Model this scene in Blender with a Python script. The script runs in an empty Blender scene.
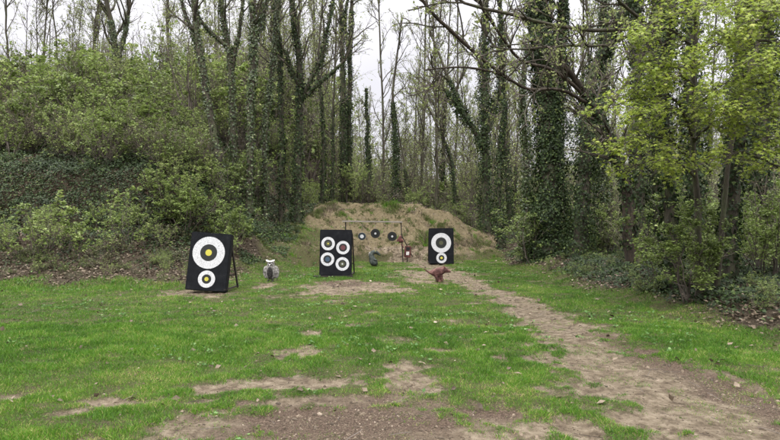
import bpy, bmesh, math
import numpy as np
from mathutils import Vector, Matrix

S = bpy.context.scene
col = S.collection
R = math.radians
F = 600.0                      # focal length in photo pixels (780 wide)
CAMH = 1.6

# ------------------------------------------------------------ camera
cam_d = bpy.data.cameras.new('camera'); cam = bpy.data.objects.new('camera', cam_d); col.objects.link(cam)
cam.location = (0, 0, CAMH); cam.rotation_euler = (R(90), 0, 0)
cam_d.sensor_width = 36; cam_d.lens = 36 * F / 780
cam_d.clip_start = 0.05; cam_d.clip_end = 2000
S.camera = cam

# ------------------------------------------------------------ sky: high thin overcast
W = bpy.data.worlds.new('World'); S.world = W; W.use_nodes = True
nt = W.node_tree; nt.nodes.clear()
SUN_EL, SUN_AZ = 52, 200       # azimuth clockwise from +Y
sky = nt.nodes.new('ShaderNodeTexSky'); sky.sky_type = 'NISHITA'; sky.sun_disc = False
sky.sun_elevation = R(SUN_EL); sky.sun_rotation = R(SUN_AZ)
tc = nt.nodes.new('ShaderNodeTexCoord')
sep = nt.nodes.new('ShaderNodeSeparateXYZ'); nt.links.new(tc.outputs['Generated'], sep.inputs[0])
ramp = nt.nodes.new('ShaderNodeValToRGB'); nt.links.new(sep.outputs['Z'], ramp.inputs[0])
ramp.color_ramp.elements[0].position = 0.0; ramp.color_ramp.elements[0].color = (0.29, 0.282, 0.302, 1)
ramp.color_ramp.elements[1].position = 0.95; ramp.color_ramp.elements[1].color = (2.4, 2.37, 2.35, 1)
e = ramp.color_ramp.elements.new(0.36); e.color = (0.39, 0.382, 0.401, 1)
e = ramp.color_ramp.elements.new(0.58); e.color = (1.0, 0.98, 1.0, 1)
noi = nt.nodes.new('ShaderNodeTexNoise'); noi.inputs['Scale'].default_value = 2.2; noi.inputs['Detail'].default_value = 5
nt.links.new(tc.outputs['Generated'], noi.inputs['Vector'])
mr = nt.nodes.new('ShaderNodeMapRange'); nt.links.new(noi.outputs['Fac'], mr.inputs[0])
mr.inputs[1].default_value = 0.3; mr.inputs[2].default_value = 0.7; mr.inputs[3].default_value = 14.5; mr.inputs[4].default_value = 20.0
vm = nt.nodes.new('ShaderNodeVectorMath'); vm.operation = 'SCALE'
nt.links.new(ramp.outputs[0], vm.inputs[0]); nt.links.new(mr.outputs[0], vm.inputs['Scale'])
mx = nt.nodes.new('ShaderNodeMix'); mx.data_type = 'RGBA'; mx.inputs[0].default_value = 0.93
nt.links.new(sky.outputs[0], mx.inputs[6]); nt.links.new(vm.outputs[0], mx.inputs[7])
bg = nt.nodes.new('ShaderNodeBackground'); bg.inputs[1].default_value = 0.12
wo = nt.nodes.new('ShaderNodeOutputWorld')
nt.links.new(mx.outputs[2], bg.inputs[0]); nt.links.new(bg.outputs[0], wo.inputs[0])

sd = bpy.data.lights.new('sun', 'SUN'); sd.energy = 1.5; sd.angle = R(16); sd.color = (1, 0.965, 0.92)
so = bpy.data.objects.new('sun', sd); col.objects.link(so)
az, el = R(SUN_AZ), R(SUN_EL)
dirv = Vector((math.sin(az) * math.cos(el), math.cos(az) * math.cos(el), math.sin(el)))
so.rotation_euler = dirv.to_track_quat('Z', 'Y').to_euler(); so.location = dirv * 60

S.view_settings.view_transform = 'Standard'; S.view_settings.look = 'None'
S.view_settings.exposure = 0.55; S.view_settings.gamma = 1
S.render.engine = 'CYCLES'

# ------------------------------------------------------------ numpy helpers
rng = np.random.default_rng(7)
def sstep(a, b, x):
    t = np.clip((x - a) / (b - a), 0, 1); return t * t * (3 - 2 * t)
_perm = np.random.default_rng(3).random((256, 256))
def vnoise(x, y):
    xi = np.floor(x).astype(int); yi = np.floor(y).astype(int); fx = x - xi; fy = y - yi
    fx = fx * fx * (3 - 2 * fx); fy = fy * fy * (3 - 2 * fy)
    a = _perm[xi % 256, yi % 256]; b = _perm[(xi + 1) % 256, yi % 256]
    c = _perm[xi % 256, (yi + 1) % 256]; d = _perm[(xi + 1) % 256, (yi + 1) % 256]
    return (a * (1 - fx) + b * fx) * (1 - fy) + (c * (1 - fx) + d * fx) * fy
def fbm(x, y, o=4):
    s = 0; a = 0.5; t = 0
    for i in range(o):
        s = s + a * vnoise(x * 2 ** i + 17.3 * i, y * 2 ** i + 5.1 * i); t += a; a *= 0.5
    return s / t
def nrm(v): return v / np.maximum(np.linalg.norm(v, axis=-1, keepdims=True), 1e-9)
def rdir(n): return nrm(rng.normal(size=(n, 3)))

# ------------------------------------------------------------ terrain
EDGE_Y = [0, 4, 8, 12, 15, 20, 27, 40]; EDGE_X = [5.8, 5.5, 4.9, 4.6, 4.3, 4.1, 4.3, 6]
def edge(y): return np.interp(y, EDGE_Y, EDGE_X)
def berm_foot(x): return np.interp(x, [-9, -6, -4, -2.5, -1, 2.2, 4], [16.5, 17, 18, 20.5, 23.0, 23.0, 24.2])
def berm_h(x): return np.interp(x, [-12, -8, -6, -5, -4, -3.2, 1.2, 2.6, 3.6, 4.7, 6, 9], [1.2, 1.15, 1.25, 1.6, 2.15, 2.33, 2.3, 1.9, 1.3, .7, .35, 0])
def berm(x, y):
    xx = x + (fbm(x * .7 + 3, y * .7 + 9, 3) - .5) * 1.0
    f = berm_foot(xx); t = np.clip((y - f) / (26.3 - f), 0, 1)
    p = t ** .9 * (1 - .12 * np.sin(t * 3.14159))
    back = 1 - .7 * sstep(28.0, 31.5, y)
    return berm_h(xx) * p * back
def hill(x, y):
    p = np.interp(y, [14.0, 15.2, 16.5, 18, 19.6, 23, 30, 40, 90], [0, .35, .8, 1.4, 3.2, 4.5, 7.2, 9.5, 13])
    return p * sstep(-2.6, -7.6, x)
def hgt(x, y):
    x = np.asarray(x, float); y = np.asarray(y, float)
    h = np.maximum(hill(x, y), berm(x, y))
    e = x - edge(y)
    h = h + sstep(-.2, 1.6, e) * .45 * sstep(2, 6, y) + np.clip(e - 1.5, 0, 60) * .03
    h = h + np.clip(y - 30, 0, 100) * .012
    h = h + (fbm(x * .35, y * .35, 3) - .5) * .12 * sstep(1, 5, y) + (fbm(x * 2.1, y * 2.1, 3) - .5) * .05
    rough = np.clip(h, 0, 1)
    h = h + (fbm(x * 3.3 + 8, y * 3.3, 5) - .5) * .28 * rough + (fbm(x * 1.6 + 8, y * .5, 3) - .5) * .15 * rough
    return h
def W3(px, py, Y):
    return np.array([(px - 390) / F * Y, Y, CAMH - (py - 220) / F * Y])
def gp(px, Y):
    x = (px - 390) / F * Y; return np.array([x, Y, float(hgt(x, Y))])

# bare-soil mask: ellipses in plan (px, py, half-width px, half-height px) laid on the flat range floor
PATCH = [(110, 397, 22, 6, 1), (150, 429, 18, 6, 1), (72, 410, 22, 4.5, .9), (10, 392, 18, 8, .9), (110, 424, 26, 4, .7), (303, 352, 18, 9, 1),
         (215, 390, 26, 8, .9), (340, 404, 130, 10, 1.1), (390, 430, 190, 30, 1.45), (300, 385, 80, 10, 1.0), (420, 386, 50, 11, 1.05), (500, 415, 60, 12, 1.0), (366, 347, 10, 3.5, .8),
         (356, 328, 16, 3.5, .8), (312, 336, 12, 4, .7), (372, 311, 18, 2.6, .9), (345, 287, 52, 6.5, 1.3), (195, 293, 36, 3.2, 1.1), (270, 285.5, 13, 2.6, 1),
         (410, 370, 28, 5, .8), (500, 335, 20, 3, .7), (490, 300, 12, 3, .6), (575, 360, 40, 5, 1), (545, 395, 30, 8, .8), (420, 275, 30, 7, 1.1), (560, 425, 50, 14, 1.2),
         (400, 290, 26, 4, .9), (262, 308, 14, 2.4, .6), (495, 358, 16, 3, .6), (640, 415, 60, 20, 1.2), (60, 300, 20, 2, .5), (330, 300, 20, 2.5, .6), (440, 352, 20, 3, .6), (232, 404, 22, 5, .8)]
PATHY = [0, 4, 5.3, 7.4, 9.5, 12, 15, 19, 21.5, 24]; PATHX = [2.75, 2.75, 2.72, 2.55, 2.5, 2.45, 2.1, 1.75, 1.4, .9]
PATHW = [1.5, 1.35, 1.0, .66, .48, .45, .45, .6, .9, 1.3]
def mulchmask(x, y):      # trodden dark woodchips in the foreground
    d = np.sqrt(((x + .25) / 1.35) ** 2 + ((y - 5.0) / .55) ** 2); d2 = np.sqrt(((x + 1.1) / .8) ** 2 + ((y - 15.3) / .6) ** 2); d3 = np.abs(x - 3.4 + (y - 5) * .12) / .35 + np.clip(np.abs(y - 6) - 1.8, 0, 9)
    return np.clip(1.35 - np.minimum(np.minimum(d, d2), d3) + (fbm(x * 2.3, y * 2.3 + 8, 4) - .5) * 1.6, 0, 1)
def pathmask(x, y):
    w = np.interp(y, PATHY, PATHW); d = np.abs(x - np.interp(y, PATHY, PATHX)) / w
    return 1.45 - d * .8
def dirtmask(x, y):
    m = pathmask(x, y)
    yy = np.maximum(y, .5); px = 390 + F * x / yy; py = 220 + F * CAMH / yy
    q = np.zeros_like(m)
    for (cx, cy, rx, ry, s) in PATCH:
        Y0 = F * CAMH / (cy - 220); X0 = (cx - 390) / F * Y0
        RX = rx / F * Y0; RY = Y0 * ry / (cy - 220)
        d = np.sqrt(((x - X0) / RX) ** 2 + ((y - Y0) / RY) ** 2)
        q = np.maximum(q, s * (1.2 - d * .62))
    m = np.maximum(m, q)
    n = fbm(x * 1.9 + 40, y * 1.9 + 11, 5); n2 = fbm(x * 7, y * 7 + 3, 3)
    m = m + (n - .5) * 1.5 + (n2 - .5) * 1.0
    base = (np.clip((n - .60) * 2.6, 0, .42) + np.clip((n2 - .60) * 1.4, 0, .22)) * (.35 + .65 * sstep(-3, 0, x))   # small worn spots in the lawn
    return np.clip(np.maximum((m - .42) * 1.6, base), 0, 1)
def sandmask(x, y):
    b = berm(x, y); h = hill(x, y)
    s = sstep(.06, .5, b) * sstep(-7.2, -5.2, x) * sstep(5.2, 4.3, x) * sstep(.5, -.2, h - b)
    n = fbm(x * 1.3 + 70, y * 1.3 + 2, 4); lo = sstep(-1.2, -3.6, x) * sstep(25.2, 23.0, y)
    return np.clip(s * (1.15 - lo * 1.1) + (n - .5) * .9 * (s > 0.02), 0, 1)
def woodmask(x, y):       # leaf litter ground: left bank and right wood
    n = (fbm(x * .9 + 5, y * .9 + 31, 4) - .5)
    a = sstep(13.9, 15.0, y + n * 1.8) * sstep(-3.6, -5.0, x + n * 2)
    e = x - edge(y); b = sstep(.0, .9, e + n * 1.6)
    c = sstep(28.5, 30, y)
    return np.clip(np.maximum(np.maximum(a, b), c), 0, 1)

# ------------------------------------------------------------ materials
def mat(name):
    m = bpy.data.materials.new(name); m.use_nodes = True
    n = m.node_tree; n.nodes.clear(); return m, n
def N(n, t, **k):
    o = n.nodes.new(t)
    for a, b in k.items(): setattr(o, a, b)
    return o
def ramp_(n, src, stops):
    r = N(n, 'ShaderNodeValToRGB'); cr = r.color_ramp
    while len(cr.elements) < len(stops): cr.elements.new(.5)
    for e, (p, c) in zip(cr.elements, stops): e.position = p; e.color = (*c, 1)
    n.links.new(src, r.inputs[0]); return r
def leafmat(name, stops, rough=.5, trans=.3, spec=.35):
    m, n = mat(name)
    a = N(n, 'ShaderNodeAttribute', attribute_name='var')
    r = ramp_(n, a.outputs['Fac'], stops)
    p = N(n, 'ShaderNodeBsdfPrincipled'); p.inputs['Roughness'].default_value = rough
    p.inputs['Specular IOR Level'].default_value = spec
    t = N(n, 'ShaderNodeBsdfTranslucent'); mx = N(n, 'ShaderNodeMixShader'); mx.inputs[0].default_value = trans
    o = N(n, 'ShaderNodeOutputMaterial')
    n.links.new(r.outputs[0], p.inputs['Base Color']); n.links.new(r.outputs[0], t.inputs['Color'])
    n.links.new(p.outputs[0], mx.inputs[1]); n.links.new(t.outputs[0], mx.inputs[2]); n.links.new(mx.outputs[0], o.inputs[0])
    return m
def noisemat(name, stops, scale=8, rough=.8, bump=.3, stretch=(1, 1, 1), detail=6, bscale=None, spec=.3):
    m, n = mat(name)
    tcn = N(n, 'ShaderNodeTexCoord'); mp = N(n, 'ShaderNodeMapping'); mp.inputs['Scale'].default_value = stretch
    no = N(n, 'ShaderNodeTexNoise'); no.inputs['Scale'].default_value = scale; no.inputs['Detail'].default_value = detail
    n.links.new(tcn.outputs['Object'], mp.inputs[0]); n.links.new(mp.outputs[0], no.inputs['Vector'])
    r = ramp_(n, no.outputs['Fac'], stops)
    p = N(n, 'ShaderNodeBsdfPrincipled'); p.inputs['Roughness'].default_value = rough; p.inputs['Specular IOR Level'].default_value = spec
    b = N(n, 'ShaderNodeBump'); b.inputs['Strength'].default_value = bump; b.inputs['Distance'].default_value = .03
    no2 = N(n, 'ShaderNodeTexNoise'); no2.inputs['Scale'].default_value = bscale or scale * 3; no2.inputs['Detail'].default_value = 6
    n.links.new(mp.outputs[0], no2.inputs['Vector']); n.links.new(no2.outputs['Fac'], b.inputs['Height'])
    o = N(n, 'ShaderNodeOutputMaterial')
    n.links.new(r.outputs[0], p.inputs['Base Color']); n.links.new(b.outputs[0], p.inputs['Normal']); n.links.new(p.outputs[0], o.inputs[0])
    return m

M = {}
M['bark'] = noisemat('bark', [(.3, (.025, .022, .016)), (.5, (.06, .052, .038)), (.62, (.058, .066, .032)), (.75, (.12, .11, .085))], 5, .9, .9, (1.6, 1.6, .3), bscale=30)
M['bark_brown'] = noisemat('bark_brown', [(.3, (.016, .012, .009)), (.5, (.040, .030, .021)), (.7, (.075, .060, .045))], 6, .9, 1, (2, 2, .25), bscale=30)
M['twig'] = noisemat('twig', [(.35, (.055, .043, .036)), (.65, (.13, .11, .095))], 3, .9, .1)
M['ivy'] = leafmat('ivy_leaf', [(0, (.010, .018, .006)), (.4, (.019, .035, .010)), (.7, (.036, .062, .016)), (.9, (.08, .115, .028)), (1, (.15, .18, .06))], .55, .12, .22)
M['ivy_bright'] = leafmat('ivy_leaf_bright', [(0, (.022, .04, .012)), (.5, (.05, .08, .022)), (.85, (.11, .15, .045)), (1, (.24, .27, .12))], .38, .2, .5)
M['leaf_light'] = leafmat('spring_leaf', [(0, (.095, .13, .028)), (.5, (.16, .222, .055)), (.85, (.24, .31, .088)), (1, (.33, .37, .14))], .55, .38)
M['leaf_mid'] = leafmat('shrub_leaf', [(0, (.045, .065, .018)), (.5, (.10, .145, .036)), (1, (.19, .25, .07))], .45, .3)
M['leaf_dull'] = leafmat('bramble_leaf', [(0, (.04, .042, .02)), (.45, (.075, .088, .036)), (.8, (.12, .115, .055)), (1, (.17, .13, .08))], .5, .2)
M['maple'] = leafmat('maple_leaf', [(0, (.14, .19, .025)), (.5, (.25, .325, .045)), (.85, (.36, .43, .075)), (1, (.45, .48, .12))], .45, .5)
M['bud'] = leafmat('bud_leaf', [(0, (.12, .15, .045)), (.5, (.21, .26, .08)), (1, (.33, .36, .15))], .6, .4)
M['litter'] = leafmat('dead_leaf', [(0, (.045, .033, .022)), (.4, (.10, .074, .048)), (.75, (.18, .14, .10)), (1, (.34, .28, .22))], .7, .1)
M['grass'] = leafmat('grass_blade', [(0, (.028, .072, .007)), (.3, (.056, .145, .010)), (.6, (.092, .212, .015)), (.86, (.15, .26, .028)), (1, (.36, .31, .13))], .5, .3, .3)
M['weed'] = leafmat('weed_leaf', [(0, (.04, .10, .02)), (.6, (.08, .17, .04)), (1, (.15, .24, .08))], .65, .3)
M['moss'] = leafmat('mossy_tuft', [(0, (.05, .07, .02)), (1, (.13, .15, .04))], .7, .2)

def groundmat():
    m, n = mat('ground_soil'); L = n.links
    tcn = N(n, 'ShaderNodeTexCoord')
    def noise(sc, d=8, ro=.6):
        o = N(n, 'ShaderNodeTexNoise'); o.inputs['Scale'].default_value = sc; o.inputs['Detail'].default_value = d; o.inputs['Roughness'].default_value = ro
        L.new(tcn.outputs['Object'], o.inputs['Vector']); return o
    n1, n2, n3, n4 = noise(1.1, 6), noise(9, 8, .7), noise(55, 4, .7), noise(.45, 3)
    dirt = ramp_(n, n2.outputs['Fac'], [(.28, (.066, .048, .033)), (.44, (.145, .112, .077)), (.58, (.255, .207, .148)), (.75, (.37, .315, .235))])
    dark = ramp_(n, n3.outputs['Fac'], [(.3, (.042, .028, .02)), (.55, (.13, .092, .068)), (.75, (.28, .215, .16))])
    mua = N(n, 'ShaderNodeAttribute', attribute_name='mulch'); mfac0 = N(n, 'ShaderNodeMath', operation='MULTIPLY_ADD'); L.new(n1.outputs['Fac'], mfac0.inputs[0]); mfac0.inputs[1].default_value = .8; mfac0.inputs[2].default_value = -.35
    mfac1 = N(n, 'ShaderNodeMath', operation='ADD'); L.new(mfac0.outputs[0], mfac1.inputs[0]); L.new(mua.outputs['Fac'], mfac1.inputs[1])
    mfac = ramp_(n, mfac1.outputs[0], [(.15, (0, 0, 0)), (.75, (1, 1, 1))])
    mixd = N(n, 'ShaderNodeMix', data_type='RGBA'); L.new(mfac.outputs[0], mixd.inputs[0]); L.new(dirt.outputs[0], mixd.inputs[6]); L.new(dark.outputs[0], mixd.inputs[7])
    grass = ramp_(n, n3.outputs['Fac'], [(.3, (.035, .038, .018)), (.5, (.075, .070, .032)), (.7, (.15, .12, .07))])
    litter = ramp_(n, n3.outputs['Fac'], [(.3, (.025, .020, .014)), (.5, (.06, .046, .031)), (.7, (.13, .10, .07))])
    sand = ramp_(n, n2.outputs['Fac'], [(.25, (.072, .056, .030)), (.42, (.132, .106, .060)), (.58, (.185, .150, .09)), (.8, (.26, .215, .14))])
    cur = grass.outputs[0]
    for an, c in (('wood', litter.outputs[0]), ('sand', sand.outputs[0]), ('dirt', mixd.outputs[2])):
        a = N(n, 'ShaderNodeAttribute', attribute_name=an)
        ad = N(n, 'ShaderNodeMath', operation='MULTIPLY_ADD'); L.new(n3.outputs['Fac'], ad.inputs[0]); ad.inputs[1].default_value = .9; ad.inputs[2].default_value = -.45
        s = N(n, 'ShaderNodeMath', operation='ADD'); L.new(a.outputs['Fac'], s.inputs[0]); L.new(ad.outputs[0], s.inputs[1])
        f = N(n, 'ShaderNodeMapRange'); L.new(s.outputs[0], f.inputs[0]); f.inputs[1].default_value = .3; f.inputs[2].default_value = .65
        k = N(n, 'ShaderNodeMix', data_type='RGBA'); L.new(f.outputs[0], k.inputs[0]); L.new(cur, k.inputs[6]); L.new(c, k.inputs[7]); cur = k.outputs[2]
    p = N(n, 'ShaderNodeBsdfPrincipled'); p.inputs['Roughness'].default_value = .95; p.inputs['Specular IOR Level'].default_value = .15
    b = N(n, 'ShaderNodeBump'); b.inputs['Strength'].default_value = 1; b.inputs['Distance'].default_value = .06
    ad = N(n, 'ShaderNodeMath', operation='ADD'); L.new(n2.outputs['Fac'], ad.inputs[0]); L.new(n3.outputs['Fac'], ad.inputs[1])
    L.new(ad.outputs[0], b.inputs['Height']); L.new(b.outputs[0], p.inputs['Normal']); L.new(cur, p.inputs['Base Color'])
    o = N(n, 'ShaderNodeOutputMaterial'); L.new(p.outputs[0], o.inputs[0]); return m
M['ground'] = groundmat()

# ------------------------------------------------------------ mesh helpers
def mesh_np(name, chunks, parent=None, origin=(0, 0, 0), smooth=False, attrs=None):
    """chunks: list of (verts (N,3), quads (M,4), material, var (N,) or None) -> ONE mesh object"""
    V, Q, MI, VA, mats = [], [], [], [], []; off = 0
    for v, q, m, va in chunks:
        if len(v) == 0: continue
        if m not in mats: mats.append(m)
        V.append(v); Q.append(q + off); MI.append(np.full(len(q), mats.index(m))); off += len(v)
        VA.append(va if va is not None else np.zeros(len(v)))
    V = np.concatenate(V) - np.array(origin); Q = np.concatenate(Q); MI = np.concatenate(MI); VA = np.concatenate(VA)
    me = bpy.data.meshes.new(name); me.vertices.add(len(V)); me.loops.add(len(Q) * 4); me.polygons.add(len(Q))
    me.vertices.foreach_set('co', V.astype(np.float32).ravel())
    me.loops.foreach_set('vertex_index', Q.astype(np.int32).ravel())
    me.polygons.foreach_set('loop_start', np.arange(0, len(Q) * 4, 4, dtype=np.int32))
    me.polygons.foreach_set('material_index', MI.astype(np.int32))
    me.polygons.foreach_set('use_smooth', np.full(len(Q), bool(smooth)))
    for m in mats: me.materials.append(m)
    a = me.attributes.new('var', 'FLOAT', 'POINT'); a.data.foreach_set('value', VA.astype(np.float32))
    for k, arr in (attrs or {}).items():
        a = me.attributes.new(k, 'FLOAT', 'POINT'); a.data.foreach_set('value', arr.astype(np.float32))
    me.update(calc_edges=True)
    o = bpy.data.objects.new(name, me); col.objects.link(o)
    if parent: o.parent = parent
    return o
def tag(o, label=None, cat=None, group=None, kind=None):
    if label: o['label'] = label
    if cat: o['category'] = cat
    if group: o['group'] = group
    if kind: o['kind'] = kind
    return o
def empty(name, loc, label=None, cat=None, group=None, rot=(0, 0, 0)):
    o = bpy.data.objects.new(name, None); col.objects.link(o); o.location = loc; o.rotation_euler = rot
    o.empty_display_size = .2
    return tag(o, label, cat, group)

RH = (np.array([[0, 0, 0], [.5, .42, .07], [0, 1, -.02], [-.5, .42, .07]]), np.array([[0, 1, 2, 3]]))
def maple_t():
    v = [[0, 0, 0]]; q = []
    ang = [-100, -52, 0, 52, 100]; ln = [.45, .72, .85, .72, .45]
    va = [-128, -76, -26, 26, 76, 128]; vl = [.2, .34, .36, .36, .34, .2]
    for a, l in zip(va, vl): v.append([l * math.sin(R(a)), .15 + l * math.cos(R(a)), .02])
    for a, l in zip(ang, ln): v.append([l * math.sin(R(a)), .15 + l * math.cos(R(a)), -.06])
    for i in range(5): q.append([0, 1 + i, 7 + i, 2 + i])
    return np.array(v), np.array(q)
MP = maple_t()
IVY3 = (np.array([[0, 0, 0], [.55, .15, .0], [.28, .5, .05], [0, 1, -.05], [-.28, .5, .05], [-.55, .15, 0]]), np.array([[0, 1, 2, 3], [0, 3, 4, 5]]))
BL = (np.array([[-.5, 0, 0], [.5, 0, 0], [.12, 1, 0], [-.12, 1, 0]]), np.array([[0, 1, 2, 3]]))
def scatter(tpl, P, A, Nn, Sz, mat_, var, wid=1.0):
    """place template leaves: A axis (tip), Nn approx normal, Sz length, wid width ratio"""
    T, Q = tpl; n = len(P)
    A = nrm(A); B = nrm(np.cross(A, Nn)); C = np.cross(B, A)
    Sz = np.asarray(Sz).reshape(-1, 1, 1) * np.ones((n, 1, 1)); w = (np.asarray(wid) * np.ones(n)).reshape(-1, 1, 1)
    V = P[:, None, :] + Sz * (T[None, :, 0:1] * w * B[:, None, :] + T[None, :, 1:2] * A[:, None, :] + T[None, :, 2:3] * C[:, None, :])
    k = len(T)
    q = (Q[None] + (np.arange(n) * k)[:, None, None]).reshape(-1, 4)
    return (V.reshape(-1, 3), q, mat_, np.repeat(np.clip(var, 0, 1), k))
def tubes(paths, radii, sides, mat_):
    """paths (N,k,3) radii (N,k)"""
    n, k, _ = paths.shape
    T = nrm(np.gradient(paths, axis=1)); main = nrm(paths[:, -1] - paths[:, 0])
    ref = np.where(np.abs(main[:, 2:3]) > .8, np.array([[1., 0, 0]]), np.array([[0, 0, 1.]]))[:, None, :]
    U = nrm(np.cross(T, ref)); Vv = np.cross(T, U)
    a = np.arange(sides) / sides * 2 * np.pi
    ring = paths[:, :, None, :] + radii[:, :, None, None] * (np.cos(a)[None, None, :, None] * U[:, :, None, :] + np.sin(a)[None, None, :, None] * Vv[:, :, None, :])
    V = ring.reshape(-1, 3)
    i = np.arange(k - 1)[:, None] * sides; j = np.arange(sides)[None]; j2 = (j + 1) % sides
    q = np.stack([i + j, i + j2, i + sides + j2, i + sides + j], -1).reshape(-1, 4)
    q = (q[None] + (np.arange(n) * k * sides)[:, None, None]).reshape(-1, 4)
    return (V, q, mat_, None)
def grow(P, D, L, r0, r1, seg=4, wander=.18, trop=.08):
    n = len(P); pts = [P]; d = nrm(D); L = np.asarray(L).reshape(-1, 1)
    for i in range(seg):
        d = nrm(d + rng.normal(size=(n, 3)) * wander + np.array([0, 0, trop])); pts.append(pts[-1] + d * L / seg)
    t = np.linspace(0, 1, seg + 1)[None]
    return np.stack(pts, 1), (np.asarray(r0).reshape(-1, 1) * (1 - t) + np.asarray(r1).reshape(-1, 1) * t) * np.ones((n, 1))
def spawn(paths, radii, k, t0, t1, spread, lfac, plen, rfac=.55):
    """k children per path: start points, dirs, lengths, radii"""
    n, m, _ = paths.shape
    t = rng.uniform(t0, t1, (n, k)); f = t * (m - 1); i = np.minimum(f.astype(int), m - 2); fr = (f - i)[..., None]
    idx = np.arange(n)[:, None]
    P = paths[idx, i] * (1 - fr) + paths[idx, i + 1] * fr
    D = nrm(paths[idx, i + 1] - paths[idx, i]); rr = radii[idx, i]
    side = rdir(n * k).reshape(n, k, 3); side = nrm(side - D * (side * D).sum(-1, keepdims=True))
    D2 = nrm(D + side * spread)
    Lc = (np.asarray(plen).reshape(-1, 1) * lfac * (1.1 - .6 * t)) * rng.uniform(.6, 1.2, (n, k))
    return P.reshape(-1, 3), D2.reshape(-1, 3), Lc.ravel(), (rr * rfac).ravel()
def resample(pts, n, wob=.0):
    pts = np.array(pts, float); d = np.r_[0, np.cumsum(np.linalg.norm(np.diff(pts, axis=0), axis=1))]
    t = np.linspace(0, d[-1], 60)
    P = np.stack([np.interp(t, d, pts[:, i]) for i in range(3)], 1)
    K = np.ones(9) / 9
    Q = np.stack([np.convolve(np.pad(P[:, i], 4, mode='reflect', reflect_type='odd'), K, 'valid') for i in range(3)], 1)
    s = np.linspace(0, 59, n); P = np.stack([np.interp(s, np.arange(60), Q[:, i]) for i in range(3)], 1)
    if wob:
        w = np.cumsum(rng.normal(size=(n, 3)) * wob * .35, 0); w -= np.linspace(0, 1, n)[:, None] * w[-1]; w[:, 2] = 0; P = P + w
    return P, d[-1]

def crown_chunks(main, rad, nb, blen, levels=3, k2=5, k3=4, t0=.35, spread=1.0, buds=2, budmat='bud', budsize=.035, trop=.12, twigr=.006, twmat='twig', t1=.98):
    """side branches, twigs and young leaves on a main limb"""
    P, D, L, rr = spawn(main[None], rad[None], nb, t0, t1, spread, 1, [blen], .5)
    out = []
    pa, ra = grow(P, D, L, np.maximum(rr, .018), .012, 7, .16, trop); out.append(tubes(pa, ra, 5, M['bark']))
    P, D, L2, rr = spawn(pa, ra, k2, .15, 1, .85, .5, L, .6)
    pb, rb = grow(P, D, L2, np.minimum(rr, .016), .006, 5, .2, trop * .7); out.append(tubes(pb, rb, 4, M[twmat]))
    last, Ll, rl = pb, L2, rb
    if levels > 2:
        P, D, L3, rr = spawn(pb, rb, k3, .2, 1, .8, .55, L2, .7)
        pc, rc = grow(P, D, L3, np.minimum(rr, twigr * 1.3), twigr * .5, 3, .22, trop * .5); out.append(tubes(pc, rc, 3, M[twmat]))
        last, Ll, rl = pc, L3, rc
    if buds > 0:
        P, D, _, _ = spawn(last, rl, buds, .3, 1, 1.2, 1, Ll)
        P = P + rdir(len(P)) * .02
        out.append(scatter(RH, P, D, rdir(len(P)), rng.uniform(.6, 1.4, len(P)) * budsize, M[budmat], rng.random(len(P)), .8))
    return out

def ivy_chunk(main, rad, t0, t1, thick, dens, size=.085, m='ivy', tpl=IVY3, shoots=.25, seed=0):
    """leaves clinging round a limb, thick and lumpy"""
    n = len(main); seglen = np.linalg.norm(np.diff(main, axis=0), axis=1).sum()
    area = seglen * (t1 - t0) * 2 * np.pi * (rad.mean() + thick * .5)
    cnt = int(area * dens)
    t = rng.uniform(t0, t1, cnt); f = t * (n - 1); i = np.minimum(f.astype(int), n - 2); fr = (f - i)[:, None]
    C = main[i] * (1 - fr) + main[i + 1] * fr; rr = rad[i]
    T = nrm(main[i + 1] - main[i])
    a = rng.uniform(0, 2 * np.pi, cnt)
    U = nrm(np.cross(T, np.array([0.13, 1, 0.07]))); V = np.cross(T, U)
    O = np.cos(a)[:, None] * U + np.sin(a)[:, None] * V
    s = t * seglen
    lump = fbm(s * 1.3 + seed * 7.7, np.cos(a) * 1.1 + np.sin(a) * 2 + seed * 3.1 + 20, 3)
    taper = np.clip((1 - (t - t0) / (t1 - t0)) * 2.2, .15, 1)
    lump = np.clip((lump - .30) * 2.4, .04, 1.3)
    keep = rng.random(cnt) < .25 + lump
    dist = rr + thick * taper * lump * (rng.random(cnt) ** .5) * (1 + (rng.random(cnt) < shoots * .3) * rng.random(cnt) * 1.2)
    P = C + O * dist[:, None] + rng.normal(size=(cnt, 3)) * .02
    Nn = nrm(O + rng.normal(size=(cnt, 3)) * .45 + np.array([0, 0, .35])); A = nrm(np.cross(Nn, rdir(cnt)) + np.array([0, 0, -.5]))
    P, A, Nn = P[keep], A[keep], Nn[keep]; k = len(P)
    return scatter(tpl, P, A, Nn, rng.uniform(.6, 1.3, k) * size, M[m], np.clip(rng.beta(1.5, 2.4, k) + (rng.random(k) < .05) * .45, 0, 1))

# ------------------------------------------------------------ ground
xs = np.unique(np.round(np.r_[-400, -250, -150, -100, -70, -50, np.arange(-40, -13, .5), np.arange(-13, 9.5, .07), np.arange(9.5, 40, .5), 50, 70, 100, 150, 250, 400], 3))
ys = np.unique(np.round(np.r_[-300, -120, -50, -20, -8, 0, 1, 2, np.arange(3, 30, .075), np.arange(30, 60, .6), 65, 75, 90, 120, 180, 300, 500, 900], 3))
GX, GY = np.meshgrid(xs, ys); gx, gy = GX.ravel(), GY.ravel()
gz = hgt(gx, gy); dm = dirtmask(gx, gy) ; sm = sandmask(gx, gy); wm = woodmask(gx, gy)
mu = mulchmask(gx, gy); gz = gz - .035 * sstep(.3, 1, dm) * (gy > 2)
dm = dm * (1 - wm * .8) * (berm(gx, gy) < .6) * (hill(gx, gy) < .4)
nx, ny = len(xs), len(ys)
ii = (np.arange(ny - 1)[:, None] * nx + np.arange(nx - 1)[None]).ravel()
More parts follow.
